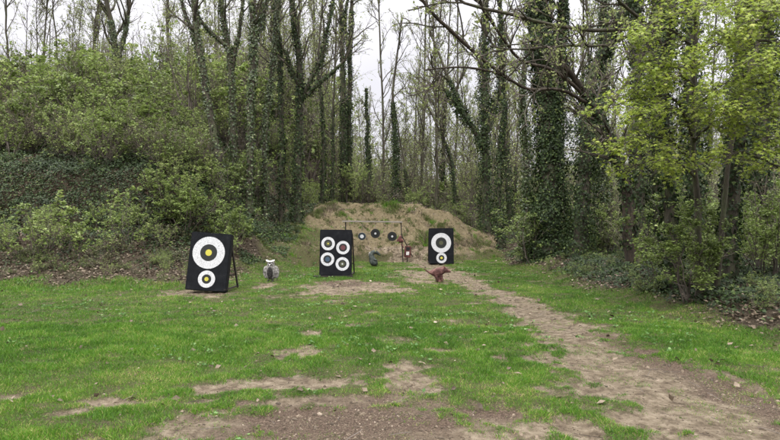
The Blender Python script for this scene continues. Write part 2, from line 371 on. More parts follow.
quads = np.stack([ii, ii + 1, ii + nx + 1, ii + nx], 1)
cx, cy = gx[quads].mean(1), gy[quads].mean(1)
isb = (sandmask(cx, cy) > .35) & (berm(cx, cy) > .12) & (cy < 31)
isp = (pathmask(cx, cy) + (fbm(cx * 1.9 + 40, cy * 1.9 + 11, 5) - .5) * .9 > .5) & (cy > 0) & (cy < 23.5) & ~isb
ish = (hill(cx, cy) > .12) & ~isb
GV = np.stack([gx, gy, gz], 1)
def ground_piece(name, sel, kind='structure'):
    q = quads[sel]; u, inv = np.unique(q, return_inverse=True)
    o = mesh_np(name, [(GV[u], inv.reshape(-1, 4), M['ground'], None)], smooth=True, attrs={'dirt': dm[u], 'sand': sm[u], 'wood': wm[u], 'mulch': mu[u]})
    o['kind'] = kind; return o
ground_piece('sand_berm', isb); ground_piece('dirt_path', isp); ground_piece('bank_slope', ish); ground_piece('ground', ~(isb | isp | ish))

# ------------------------------------------------------------ grass
def infrustum(x, y, m=1.06): return np.abs(x) < y * .65 * m + .9
def grass():
    n = 6000000
    y = 3.3 + (29 - 3.3) * rng.random(n); x = rng.uniform(-17, 9, n)
    d = np.minimum(1, (5.5 / y) ** 1.1)
    k = (rng.random(n) < d) & infrustum(x, y); x, y = x[k], y[k]
    m = 700000; y2 = 3.3 + 5.8 * rng.random(m) ** 1.2; x2 = rng.uniform(-6, 6, m); k = infrustum(x2, y2); x = np.r_[x, x2[k]]; y = np.r_[y, y2[k]]
    dd = dirtmask(x, y); w = woodmask(x, y); s = sandmask(x, y)
    tuft = fbm(x * 4 + 9, y * 4 + 1, 3)
    dens = np.clip(1.15 - dd * 1.35, 0, 1) * np.clip(1 - w * 1.25, 0.0, 1) * np.clip(1 - s * 1.15, 0.0, 1)
    dens = np.maximum(dens, np.where(tuft > .6, .22, .015) * (w < .5) * (s < .9))
    dens *= np.clip(.6 + 1.6 * (tuft - .25), .5, 1)
    dens *= np.where(hill(x, y) > .3, .35, 1)
    k = rng.random(len(x)) < dens; x, y, tuft, dd = x[k], y[k], tuft[k], dd[k]
    n = len(x); sc = np.maximum(1, (y / 5.5) ** .62)
    P = np.stack([x, y, hgt(x, y) - .01 - .035 * sstep(.3, 1, dd)], 1)
    A = nrm(np.stack([rng.normal(size=n) * .5, rng.normal(size=n) * .5, np.ones(n)], 1)); Nn = rdir(n); Nn[:, 2] *= .2
    big = fbm(x * .5 + 60, y * .5 + 9, 3)
    H = rng.uniform(.016, .048, n) * (.45 + 1.05 * tuft) * (.7 + .6 * big) * (1 - .45 * dd) * (1 + .18 * (sc - 1))
    edge_tall = sstep(13.2, 14.5, y) * (x < -5); H *= 1 + edge_tall * .9
    var = np.clip(.24 + .6 * (fbm(x * .9 + 12, y * .9, 4) - .25) + rng.normal(size=n) * .24 + .7 * (fbm(x * 4, y * 4 + 40, 3) - .5) + (rng.random(n) < .045) * .6 + dd * .2, 0, 1)
    ch = scatter(BL, P, A, Nn, H, M['grass'], var, (.0045 * sc * rng.uniform(.7, 1.3, n)) / H)
    v, q, m_, va = ch
    # bend the tips over
    v = v.reshape(-1, 4, 3); b = rng.normal(size=(n, 1, 2)) * .35 * H[:, None, None]; v[:, 2:, :2] += b; v = v.reshape(-1, 3)
    o = mesh_np('grass', [(v, q, m_, va)]); tag(o, 'short green lawn grass with worn bare patches', 'grass', kind='stuff')
grass()

def zone_pts(n, fn, y0, y1, x0, x1, scr=True):
    y = rng.uniform(y0, y1, n); x = rng.uniform(x0, x1, n)
    k = infrustum(x, y, 1.15) if scr else np.ones(n, bool)
    x, y = x[k], y[k]; k = rng.random(len(x)) < fn(x, y); return x[k], y[k]

# low weeds / clover clumps in the lawn
def weeds():
    x, y = zone_pts(5000, lambda x, y: (fbm(x * .8 + 33, y * .8 + 21, 3) > .58) * np.clip(1 - dirtmask(x, y) * 1.2, .05, 1) * (1 - woodmask(x, y)) * (sandmask(x, y) < .3), 4, 24, -15, 6)
    k = 7; P = np.repeat(np.stack([x, y, hgt(x, y)], 1), k, 0); n = len(P)
    P[:, :2] += rng.normal(size=(n, 2)) * .035; P[:, 2] += rng.uniform(.005, .04, n)
    A = rdir(n); A[:, 2] = np.abs(A[:, 2]) * .4; Nn = np.array([[0, 0, 1.]]) + rng.normal(size=(n, 3)) * .3
    ch = [scatter(RH, P, A, Nn, rng.uniform(.018, .042, n) * (1 + P[:, 1] * .03), M['weed'], rng.random(n), .8)]
    tag(mesh_np('clover', ch), 'low clover and weeds scattered through the lawn', 'weeds', kind='stuff')
weeds()

def litter():
    def f(x, y):
        w = woodmask(x, y); s = sandmask(x, y)
        return np.clip(w * np.where(y < 24, 1, .3) + s * .22 + .012, 0, 1)
    x1, y1 = zone_pts(180000, f, 5, 30, -17, 13)
    # leaves blown onto the lawn edge and path
    x2, y2 = zone_pts(7000, lambda x, y: np.full(len(x), .5), 3.8, 24, -12, 6)
    x = np.r_[x1, x2]; y = np.r_[y1, y2]; n = len(x); sc = np.r_[np.ones(len(x1)), np.full(len(x2), .45)]
    P = np.stack([x, y, hgt(x, y) + rng.uniform(.005, .04, n) * sc], 1)
    A = rdir(n); A[:, 2] *= .35; Nn = nrm(np.array([[0, 0, 1.]]) + rng.normal(size=(n, 3)) * .45)
    ch = scatter(RH, P, A, Nn, rng.uniform(.035, .09, n) * sc, M['litter'], rng.beta(1.7, 2.2, n), rng.uniform(.6, 1, n))
    tag(mesh_np('leaf_litter', [ch]), 'dry brown fallen leaves on the banks and under the trees', 'fallen leaves', kind='stuff')
litter()

def debris():
    # crumbs of soil, stones and twig bits on bare ground
    x, y = zone_pts(600000, lambda x, y: dirtmask(x, y) * (1 - woodmask(x, y)) * np.minimum(1, (6 / y) ** 1.3) * np.clip(mulchmask(x, y) * 1.2 + .15, .1, 1), 3.7, 24, -10, 6)
    n = len(x); P = np.stack([x, y, hgt(x, y) - .035], 1)
    T = np.array([[-.5, -.5, 0], [.5, -.5, 0], [.5, .5, 0], [-.5, .5, 0], [-.3, -.3, .5], [.32, -.25, .6], [.3, .3, .5], [-.25, .34, .45]])
    Q = np.array([[4, 5, 6, 7], [0, 1, 5, 4], [1, 2, 6, 5], [2, 3, 7, 6], [3, 0, 4, 7]])
    A = rdir(n); A[:, 2] *= .1; sz = rng.uniform(.003, .013, n) * (1 + 1.6 * (rng.random(n) < .03)) * np.maximum(1, (y / 7) ** .7)
    ch = [scatter((T, Q), P, A, np.array([[0, 0, 1.]]) + rng.normal(size=(n, 3)) * .2, sz, M['litter'], rng.beta(1.4, 2.6, n), rng.uniform(.6, 2.2, n))]
    x, y = zone_pts(1500, lambda x, y: np.clip(dirtmask(x, y), .2, 1), 3.8, 20, -9, 5); n = len(x)
    P = np.stack([x, y, hgt(x, y) + .0], 1); D = rdir(n); D[:, 2] *= .1
    pa, ra = grow(P, D, rng.uniform(.05, .22, n), .003, .002, 3, .15, 0); ch.append(tubes(pa, ra, 3, M['twig']))
    tag(mesh_np('soil_crumbs', ch), 'small stones, soil crumbs and twig bits on the bare earth', 'gravel', kind='stuff')
debris()

def ground_ivy():
    def f(x, y):
        e = x - edge(y); n = fbm(x * .8 + 2, y * .8 + 77, 3)
        a = sstep(.25, .8, e) * (n > .34) * np.where(y > 9.3, 1, .3) * np.where(x < 12, .6, .2)
        wall = sstep(17.8, 18.4, y) * sstep(20.8, 20, y) * (hill(x, y) > 1.0)
        slope = (hill(x, y) > .3) * (y < 18.5) * (n > .48) * (.12 + .75 * sstep(16.2, 18, y)) + (hill(x, y) > .3) * (y > 20) * (n > .36) * .7
        return np.clip(a + wall * 1.0 + slope, 0, 1)
    x, y = zone_pts(1150000, f, 6, 35, -17, 15); n = len(x)
    z = hgt(x, y); wall = (hill(x, y) > 1.0) & (y > 17.8) & (y < 21)
    lift = rng.random(n) * np.where(wall, .45, .16) * np.clip(fbm(x * 2.5, y * 2.5 + 50, 3) * 2 - .4, .15, 1.4)
    P = np.stack([x, y, z + lift], 1)
    Nn = nrm(np.array([[0, -.45, 1.]]) + rng.normal(size=(n, 3)) * .5); A = nrm(np.cross(Nn, rdir(n)))
    ch = scatter(IVY3, P, A, Nn, rng.uniform(.035, .075, n), M['ivy'], np.clip(rng.beta(1.6, 2.4, n) + (fbm(x * 1.2, y * 1.2 + 9, 3) - .5) * .7, 0, 1))
    tag(mesh_np('ground_ivy', [ch]), 'dark ivy carpet over the left bank and along the right edge', 'ivy', kind='stuff')
ground_ivy()

# grassy tufts on the berm
def berm_tufts():
    spots = []
    for (px, Y, s) in [(326, 25.4, 1.2), (333, 25.8, 1.2), (318, 25.2, 1), (340, 25.2, .9), (325, 24.6, .9), (311, 24.8, .8), (389, 26.1, 1.3), (385, 26.3, .9), (394, 26, 1.1), (330, 26.2, 1), (424, 24.4, 1.5), (428, 24.2, 1.5), (432, 24.3, 1.2),
                       (462, 24.6, 1), (470, 24.8, 1), (476, 25.3, 1.1), (482, 25.6, 1.2), (455, 24.1, .8), (440, 25.4, .9), (430, 25.6, .9), (450, 25.4, .6), (300, 23, 1), (292, 22.2, 1), (305, 21.4, 1), (350, 25.6, .6), (366, 25.9, .6), (410, 25.9, .7), (300, 25.2, .8), (285, 23.5, .9), (270, 22, 1), (258, 20, 1)]:
        x = (px - 390) / F * Y
        for j in range(3): spots.append((x + rng.normal() * .15, Y + rng.normal() * .15, s))
    r = np.random.default_rng(5)
    for j in range(420):
        x = r.uniform(-6, 4.4); f = float(berm_foot(x)); y = r.uniform(f + .1, 27)
        spots.append((x, y, r.uniform(.2, .75)))
    ch = []
    for (x, y, s) in spots:
        n = int(90 * s); px_ = x + rng.normal(size=n) * .11 * s; py_ = y + rng.normal(size=n) * .09 * s
        P = np.stack([px_, py_, hgt(px_, py_) - .01], 1); A = nrm(rng.normal(size=(n, 3)) * .55 + np.array([0, 0, 1])); H = rng.uniform(.07, .2, n) * s
        ch.append(scatter(BL, P, A, rdir(n), H, M['moss'] if rng.random() < .6 else (M['grass'] if rng.random() < .5 else M['litter']), rng.random(n) * .9, .017 / H))
    tag(mesh_np('grass_tufts', ch), 'green grass tufts growing out of the sand berm', 'grass', kind='stuff')
berm_tufts()

# ------------------------------------------------------------ shrubs (prototype arrays)
def shrub_proto(h, w, nst, leafmat_, leafsize, lpt, k2=5, k3=4, droop=.0, barkm='twig', vbias=0., tpl=RH, levels=3, lean=.5):
    a = rng.uniform(0, 2 * np.pi, nst); P = np.stack([np.cos(a), np.sin(a), np.zeros(nst)], 1) * w * .12 * rng.random((nst, 1)); P[:, 2] = -.08
    D = np.stack([np.cos(a) * lean * w / h * 2 * rng.random(nst), np.sin(a) * lean * w / h * 2 * rng.random(nst), np.ones(nst)], 1)
    L = rng.uniform(.65, 1.08, nst) * h
    pa, ra = grow(P, D, L, .006 + .010 * h / 2, .004, 7, .13, .03 - droop); st = [tubes(pa, ra, 4, M[barkm])]
    P, D, L2, rr = spawn(pa, ra, k2, .2, 1, .9, .38, L, .6); pb, rb = grow(P, D, L2, np.minimum(rr, .008), .003, 4, .2, .04 - droop); st.append(tubes(pb, rb, 3, M[barkm]))
    last, Ll, rl = pb, L2, rb
    if levels > 2:
        P, D, L3, rr = spawn(pb, rb, k3, .2, 1, .9, .55, L2, .7); pc, rc = grow(P, D, L3, np.minimum(rr, .004), .002, 3, .25, .02 - droop); st.append(tubes(pc, rc, 3, M[barkm]))
        last, Ll, rl = pc, L3, rc
    lf = []
    if lpt:
        P, D, _, _ = spawn(last, rl, lpt, .1, 1, 1.1, 1, Ll); P = P + rdir(len(P)) * .03
        Nn = nrm(np.array([[0, 0, 1.]]) + rng.normal(size=(len(P), 3)) * .5)
        D[:, 2] = D[:, 2] * .4 - .15
        tone = fbm(P[:, 0] * 2.2 + 9, P[:, 2] * 2.2 + P[:, 1], 2)
        lf = [scatter(tpl, P, D, Nn, rng.uniform(.55, 1.25, len(P)) * leafsize, M[leafmat_], np.clip(rng.beta(2, 2.2, len(P)) + (tone - .5) * .6 + vbias, 0, 1), .75)]
    return st, lf
SH = {
 'light': [shrub_proto(2.0, 1.5, 9, 'leaf_light', .068, 8, vbias=.12) for _ in range(3)],
 'mid': [shrub_proto(1.8, 1.6, 10, 'leaf_mid', .068, 9, vbias=.25) for _ in range(3)],
 'dull': [shrub_proto(1.3, 1.7, 12, 'leaf_dull', .075, 7, droop=.07, lean=.8, vbias=.1) for _ in range(2)],
 'brown': [shrub_proto(2.2, 1.6, 14, 'leaf_dull', .05, 2, k2=7, k3=5, vbias=.25) for _ in range(2)],
 'sapling': [shrub_proto(1.7, .8, 3, 'leaf_light', .095, 6, k2=8, k3=3, vbias=.1) for _ in range(2)],
 'tallsap': [shrub_proto(6.0, 2.2, 4, 'bud', .075, 3, k2=12, k3=6, lean=.25) for _ in range(3)],
 'farleaf': [shrub_proto(2.2, 1.6, 8, 'leaf_light', .11, 5, vbias=.15) for _ in range(2)] + [shrub_proto(2.2, 1.6, 8, 'leaf_mid', .12, 5, vbias=.3)],
}
def xf(ch, loc, s, rz):
    v, q, m, va = ch; c, s_ = math.cos(rz), math.sin(rz); Rm = np.array([[c, -s_, 0], [s_, c, 0], [0, 0, 1]])
    sv = np.array(s) if np.ndim(s) else np.array([s, s, s])
    return ((v * sv) @ Rm.T + loc, q, m, va)
def undergrowth(name, label, spots):
    ch = []
    for (kind, x, y, s) in spots:
        st, lf = SH[kind][rng.integers(len(SH[kind]))]; rz = rng.uniform(0, 6.28); loc = np.array([x, y, float(hgt(x, y)) - .05])
        s2 = s * rng.uniform(.85, 1.15); off = rng.uniform(-.15, .15)
        for c in st: ch.append(xf(c, loc, s2, rz))
        for c in lf:
            c = xf(c, loc, s2, rz); ch.append((c[0], c[1], c[2], np.clip(c[3] + off, 0, 1)))
    tag(mesh_np(name, ch), label, 'undergrowth', kind='stuff')
def rspots(n, x0, x1, y0, y1, kinds, s0, s1, cond=None):
    out = []; t = 0
    while len(out) < n and t < n * 20:
        t += 1; x = rng.uniform(x0, x1); y = rng.uniform(y0, y1)
        if not infrustum(np.array([x]), np.array([y]), 1.12)[0]: continue
        if cond and not cond(x, y): continue
        out.append((kinds[rng.integers(len(kinds))], x, y, rng.uniform(s0, s1)))
    return out
hl = lambda x, y: hill(x, y) > .5
undergrowth('bank_undergrowth', 'tangled green and brown undergrowth covering the left bank',
    rspots(90, -13, -3.4, 14.6, 16.6, ['dull', 'light', 'mid'], .1, .22, lambda x, y: hill(x, y) > .1) +
    rspots(40, -13, -3.4, 15.8, 18.2, ['dull', 'light', 'sapling', 'light', 'sapling'], .3, .6, lambda x, y: hill(x, y) > .25 and x < -3.2 - .55 * (y - 15)) +
    rspots(24, -9, -5.6, 18.2, 22, ['light', 'light', 'sapling'], .5, .75, lambda x, y: x > -7.5 and x < -4.6 - .25 * (y - 15)) +
    rspots(90, -17, -5, 20, 25, ['light', 'light', 'brown', 'light', 'mid'], .55, 1.0, hl) +
    rspots(22, -24, -5.5, 23, 36, ['tallsap'], .6, 1.0, hl) +
    rspots(60, -11, -3.4, 28.2, 35, ['farleaf', 'light', 'light'], .5, .9) +
    rspots(130, -26, -6, 25, 36, ['farleaf', 'farleaf', 'brown', 'light', 'farleaf'], .9, 1.4, hl))
undergrowth('wood_undergrowth', 'dense brushy undergrowth between the trees behind the berm',
    rspots(55, -9, 6, 28.5, 34, ['brown', 'mid', 'farleaf', 'light'], .6, 1.2) +
    rspots(90, -12, 26, 30, 52, ['tallsap'], .8, 1.5) +
    rspots(130, -16, 24, 34, 50, ['brown', 'farleaf', 'farleaf', 'light'], 1.0, 2.0, lambda x, y: x > -9))
undergrowth('right_undergrowth', 'dark leafy undergrowth under the trees on the right',
    rspots(60, 4.4, 9, 8, 22, ['light', 'mid'], .1, .24, lambda x, y: x > edge(y) + .4 and x < edge(y) + 2.2) +
    rspots(34, 5, 12, 9.5, 16, ['dull', 'mid', 'light', 'light'], .3, .65, lambda x, y: x > edge(y) + 1.9) +
    rspots(25, 5, 20, 15, 30, ['tallsap'], .6, 1.1, lambda x, y: x > edge(y) + 1.5) +
    rspots(110, 5, 20, 15, 30, ['mid', 'dull', 'mid', 'brown', 'light'], .7, 1.3, lambda x, y: x > edge(y) + 2.3))

# individual shrubs that stand out
_src = {}
def shrub(kind, var, px, Y, s, label, group=None, name='shrub'):
    key = (kind, var); loc = gp(px, Y); loc[2] -= .03
    root = empty(name, loc, label, 'shrub', group, (0, 0, rng.uniform(0, 6.28)))
    root.scale = (s, s, s) if np.ndim(s) == 0 else s
    if key not in _src:
        st, lf = SH[kind][var]; _src[key] = (mesh_np('stem', st), mesh_np('foliage', lf))
        for o in _src[key]: o.parent = root
    else:
        for o in _src[key]:
            c = o.copy(); col.objects.link(c); c.parent = root
SH['cone'] = [shrub_proto(2.0, 1.5, 8, 'leaf_light', .05, 22, k2=9, k3=5, vbias=-.1, droop=.02)]
SH['broad'] = [shrub_proto(1.9, 1.9, 11, 'leaf_light', .06, 14, k2=7, k3=5, vbias=-.05), shrub_proto(1.8, 1.6, 10, 'leaf_mid', .06, 9, k2=7, k3=5, vbias=.3)]
shrub('broad', 1, 535, 20.0, (1.45, 1.45, 1.05), 'mid green bush in front of the large ivy-clad tree, right of the berm')
shrub('cone', 0, 688, 10.6, (.95, .95, .85), 'feathery green conical bush at the foot of the ivy trunk on the right')
shrub('broad', 0, 768, 11.5, (.95, .95, 1.05), 'light green bush at the right edge of the picture')
shrub('broad', 1, 600, 19, (.8, .8, .7), 'low dark green bush left of the brown trunk')
shrub('sapling', 0, 655, 12.6, (.8, .8, .8), 'thin leafy sapling between the brown trunk and the conical bush')
shrub('broad', 0, 185, 18.2, (1.1, 1.1, .95), 'bright green bush above the left target board')
shrub('broad', 0, 232, 18.4, (.8, .8, .8), 'bright green bush just right above the left target board', name='shrub')
shrub('broad', 0, 140, 22.0, (1.5, 1.5, 1.2), 'large rounded green bush on top of the ivy-covered bank')
shrub('broad', 1, 25, 23.0, (1.7, 1.7, 1.5), 'tall pale green bush high on the bank at the left edge')
shrub('sapling', 1, 40, 15.6, (1, 1, .9), 'leafy sapling at the foot of the left bank, leftmost of the pair')
shrub('sapling', 0, 66, 16.2, (1, 1, 1.1), 'taller leafy sapling left of the dark ivy wall')
shrub('dull', 0, 100, 15.4, (.5, .5, .5), 'low bramble on the leaf litter left of the left target board')
shrub('sapling', 1, 118, 17, (.9, .9, .9), 'slender sapling in front of the dark ivy wall')
shrub('light', 0, 246, 24, (.7, .7, .7), 'small pale green bush left of the sand berm')
shrub('light', 1, 520, 24, (.7, .7, .7), 'small leafy bush at the right end of the sand berm')

# ------------------------------------------------------------ trees
_tid = [0]
def tree(name, label, Y, stems, r0, r1, ivy=None, nb=14, blen=2.6, t0=.35, buds=3, k2=5, k3=4, cat='tree', group=None, top=None, barkm='bark', spread=1.0,
         ivym='ivy', wob=.05, budmat='bud', budsize=.05, trop=.12, flare=1.5, levels=3, ivysize=.068, ivydens=560, budt1=.98, sf=.62, limbivy=True):
    """stems: list of limbs, each a list of (px, py[, Y]); the first starts on the ground"""
    _tid[0] += 1
    if Y > 20.5: r0, r1 = r0 * .78, r1 * .72; ivy = ivy and (ivy[0], ivy[1], ivy[2] * (.6 if Y < 25 else .8))
    if 20.5 < Y < 23: ivym = 'ivy_bright'
    bx = stems[0][0][0]; base = gp(bx, Y); base[2] -= .12
    root = empty(name, base, label, cat, group)
    trunk, crown, ivyc = [], [], []
    for si, st in enumerate(stems):
        pts = [W3(p[0], p[1], p[2] if len(p) > 2 else Y) for p in st]
        if si == 0: pts[0] = base.copy()
        dim = r0 if si == 0 else r0 * sf
        if isinstance(st[-1], tuple) and st[-1][1] <= 5:      # continues above the frame
            d = nrm(pts[-1] - pts[-2]); d = nrm(d * .5 + np.array([0, 0, 1])); ext = rng.uniform(2.5, 5); pts.append(pts[-1] + d * ext)
        P, Ln = resample(pts, 22, wob); t = np.linspace(0, 1, 22)
        rad = dim + ((r1 if si == 0 else min(r1 * .7, dim * .35)) - dim) * t ** .8
        if si == 0: rad = rad * (1 + (flare - 1) * np.exp(-t * Ln / .35))
        rad = rad * (1 + .06 * rng.normal(size=22))
        trunk.append(tubes(P[None], rad[None], 12, M[barkm]))
        if nb: crown += crown_chunks(P, rad, max(3, int(nb * (1 if si == 0 else .7))), blen, levels, k2, k3, t0 if si == 0 else .15, spread, buds, budmat, budsize, trop, t1=budt1)
        if ivy:
            lo, hi, th = ivy[:3]
            if si > 0: lo, hi, th = 0, min(1, hi * .8), th * .7
            if si > 0 and not limbivy: continue
            if hi > lo: ivyc.append(ivy_chunk(P, rad, lo, hi, th, ivydens, ivysize, ivym, seed=_tid[0] + si))
    mesh_np('trunk', trunk, root, base, smooth=True)
    if crown: mesh_np('crown', crown, root, base)
    if ivyc: mesh_np('ivy', ivyc, root, base)
    return root

# left group
tree('tree', 'forked tree with mossy green trunk standing high on the left bank', 31, [[(119, 200), (119, 110), (117, 55), (106, 0)], [(118, 62), (126, 30), (130, 0)]], .26, .1, (.0, .5, .07), 16, 3, .3, ivym='ivy_bright', ivydens=1100)
tree('tree', 'thin bare tree near the left edge of the picture', 29, [[(8, 200), (7, 80), (4, 0)]], .08, .04, None, 14, 2.6, .25)
tree('tree', 'slim bare tree on the bank crest left of the forked tree', 30, [[(44, 200), (42, 70), (48, 0)]], .08, .03, None, 14, 2.4, .3)
tree('tree', 'slim straight tree just right of the forked tree', 34, [[(168, 200), (167, 80), (168, 0)]], .10, .06, (0, .3, .05), 14, 2.4, .35)
tree('ivy_covered_tree', 'speckled trunk leaning left, behind and above the left target board', 21, [[(222, 230), (216, 150), (203, 70), (194, 0)], [(205, 75), (188, 20), (182, 0)]], .19, .12, (0, .85, .05), 10, 2.6, .5, ivydens=420)
tree('ivy_covered_tree', 'ivy-clad tree forking into three limbs right of the leaning trunk', 22, [[(235, 230), (234, 130), (231, 60), (219, 0)], [(232, 70), (240, 25), (244, 0)], [(231, 50), (205, 25), (196, 2)]], .17, .08, (0, .8, .09), 10, 2.4, .5, ivydens=480)
tree('ivy_covered_tree', 'straight ivy-covered trunk, tallest of the left ivy group', 21.5, [[(248, 230), (249, 120), (252, 60), (250, 0)], [(250, 60), (262, 20), (266, 0)]], .17, .12, (0, .95, .13), 9, 2.2, .55)
tree('ivy_covered_tree', 'slender ivy tree with a slight lean right, between two thicker ones', 22.5, [[(265, 230), (267, 120), (275, 50), (279, 0)]], .13, .08, (0, .85, .12), 9, 2.2, .5)
tree('ivy_covered_tree', 'narrow dark ivy column left of the berm', 24, [[(281, 230), (281, 130), (279, 70), (274, 5)]], .12, .07, (0, .85, .16), 9, 2.2, .5)
tree('ivy_covered_tree', 'wide branching ivy tree above the left shoulder of the berm', 24, [[(298, 230), (298, 120), (300, 80), (291, 0)], [(300, 100), (322, 55), (334, 0)], [(300, 90), (285, 50), (270, 30)], [(308, 95), (345, 60), (352, 42)]], .19, .09, (0, .8, .2), 9, 2.4, .5)
tree('ivy_covered_tree', 'left trunk of the tall close pair behind the berm', 29, [[(343, 230), (342, 100), (339, 0)]], .17, .12, (0, .7, .14), 9, 2.2, .55)
tree('ivy_covered_tree', 'right trunk of the tall close pair behind the berm', 29.3, [[(350, 230), (349, 100), (352, 0)], [(349, 60), (345, 20), (347, 0)]], .16, .1, (0, .7, .14), 9, 2.2, .55)
tree('ivy_covered_tree', 'short ivy-smothered stump like a green pillar behind the berm', 30, [[(368, 230), (367, 150), (366, 88)]], .12, .06, (0, 1, .2), 4, 1, .7)
tree('ivy_covered_tree', 'ragged ivy-hung tree behind the middle of the berm', 31, [[(396, 230), (395, 150), (391, 95), (398, 50), (402, 20)], [(412, 228), (403, 160), (395, 110)]], .17, .05, (0, .62, .3), 10, 2.2, .45)
tree('tree', 'thin dark trunk left of the tall close pair', 27, [[(322, 230), (323, 130), (318, 60), (322, 0)]], .09, .05, (0, .5, .06), 12, 2, .3)
tree('tree', 'thin dark trunk above the middle target board', 28, [[(332, 230), (333, 120), (336, 10)]], .09, .05, (0, .5, .05), 12, 2, .3)
# middle right
tree('ivy_covered_tree', 'bushy ivy tree with a long limb reaching up left, right of the berm', 27, [[(487, 240), (484, 140), (482, 60), (485, 0)], [(486, 150), (462, 110), (440, 60), (430, 30)], [(486, 130), (500, 90), (503, 40), (500, 0)], [(470, 125), (450, 95), (428, 68)]], .24, .08, (0, .75, .46), 11, 2.6, .5)
tree('ivy_covered_tree', 'slim ivy trunk leaning left beside the bushy ivy tree', 30, [[(462, 240), (448, 150), (428, 105), (415, 90)]], .12, .05, (0, .7, .15), 10, 2, .4)
tree('ivy_covered_tree', 'slim ivy-wrapped trunk left of the great ivy tree', 28, [[(512, 240), (508, 140), (502, 60), (500, 0)]], .12, .08, (0, .7, .18), 10, 2, .5)
tree('ivy_covered_tree', 'great tree thickly wrapped in dark ivy, largest trunk in the wood', 20, [[(550, 250), (549, 150), (545, 60), (541, 0)], [(550, 160), (560, 80), (562, 0)]], .34, .22, (0, 1, .42), 12, 3.0, .55, ivydens=1100)
tree('ivy_covered_tree', 'leaning ivy trunk right of the great ivy tree', 18, [[(578, 240), (585, 150), (584, 95), (605, 40), (630, 0)]], .2, .12, (0, .95, .3), 8, 2.4, .5, ivydens=600)
tree('tree', 'leaning brown trunk with long bare boughs reaching left over the range', 15,
     [[(634, 255), (626, 190), (610, 140), (588, 98), (560, 60, 14.6)], [(592, 105), (560, 88, 14.4), (525, 90, 14), (500, 72, 13.6), (462, 66, 13.2), (425, 70, 13)],
      [(590, 100), (555, 68, 14.4), (520, 62, 14), (500, 30, 13.6), (478, 0, 13.2)], [(600, 120), (640, 60, 15.4), (664, 10, 15.6)], [(510, 80, 13.8), (470, 48, 13.3), (440, 20, 13), (420, 4, 12.8)]],
     .20, .06, (.1, .85, .05), 20, 1.7, .45, sf=.24, limbivy=False, barkm='bark_brown', trop=.05, flare=1.35, spread=1.1, k3=4, buds=2)
tree('tree', 'dark bough tree arching across the top edge on the right', 11.5,
     [[(676, 285), (672, 200), (664, 120), (668, 60), (672, 0)], [(667, 70), (655, 30, 11.2), (620, 5, 10.8), (600, -15, 10.5)], [(664, 26), (610, 32, 11), (560, 28, 10.7), (520, 14, 10.5), (450, 2, 10.3)], [(660, 20), (610, 46, 11), (570, 44, 10.8), (520, 50, 10.5), (490, 46, 10.3)]],
     .13, .05, (0, .9, .12), 16, 1.6, .5, sf=.3, limbivy=False, trop=.03, k3=4, ivysize=.08, ivydens=500)
tree('ivy_covered_tree', 'dark ivy trunk between the brown trunk and the maples', 17.5, [[(640, 260), (638, 130), (634, 50), (636, 0)]], .16, .12, (0, 1, .18), 8, 2, .5, ivydens=600)
tree('ivy_covered_tree', 'stout ivy-wrapped trunk right of the conical bush', 11.2, [[(723, 310), (726, 220), (733, 140), (738, 60), (742, 0)]], .17, .13, (0, 1, .12), 6, 1.6, .5, ivysize=.06, ivydens=800)
tree('tree', 'slim grey trunk leaning against the stout ivy trunk', 10.6, [[(716, 300), (722, 230), (730, 150), (752, 60), (765, 0)]], .045, .03, None, 8, 1.2, .5)
tree('ivy_covered_tree', 'dark ivy trunk near the right edge of the picture', 16, [[(765, 280), (762, 150), (770, 50), (768, 0)]], .16, .1, (0, 1, .3), 8, 2, .5, ivydens=600)
tree('ivy_covered_tree', 'dark ivy trunk seen through the maple leaves', 15, [[(697, 270), (690, 150), (686, 60), (690, 0)]], .16, .1, (0, 1, .26), 8, 2, .5, ivydens=600)

tree('ivy_covered_tree', 'dark ivy trunk between the leaning ivy trunk and the brown trunk', 21, [[(603, 250), (601, 150), (606, 60), (604, 0)]], .2, .14, (0, 1, .4), 9, 2.2, .5, ivydens=600)
tree('ivy_covered_tree', 'thick ivy trunk in the dark gap left of the maple', 19.5, [[(660, 260), (657, 150), (654, 60), (658, 0)]], .2, .14, (0, 1, .4), 9, 2.2, .5, ivydens=600)
tree('ivy_covered_tree', 'ivy-smothered trunk close left of the great ivy tree', 22, [[(526, 250), (527, 170), (522, 110), (524, 60)]], .15, .08, (0, .95, .34), 9, 2.0, .5, ivydens=600)
tree('ivy_covered_tree', 'ivy trunk deep in the wood at the right edge', 19, [[(748, 260), (750, 150), (745, 60), (748, 0)]], .2, .14, (0, 1, .36), 9, 2.2, .5, ivydens=500)
tree('ivy_covered_tree', 'low ivy-buried trunk right of the bushy ivy tree', 25, [[(500, 250), (498, 190), (503, 130), (505, 100)]], .13, .06, (0, 1, .34), 7, 1.8, .5, ivydens=500)

for (px, Y, tx, lab) in [(420, 36, 426, 'slender twiggy tree left of the open sky gap behind the berm'), (437, 33, 432, 'slender twiggy tree in the middle of the open sky gap behind the berm'), (452, 38, 458, 'slender twiggy tree right of the open sky gap behind the berm'), (382, 37, 378, 'slender twiggy tree between the ivy pillar and the ragged ivy tree')]:
    tree('tree', lab, Y, [[(px, 240), ((px + tx) / 2 + 2, 120), (tx, 0)]], .11, .05, None, 24, 2.6, .2, buds=3, k2=6, k3=5)

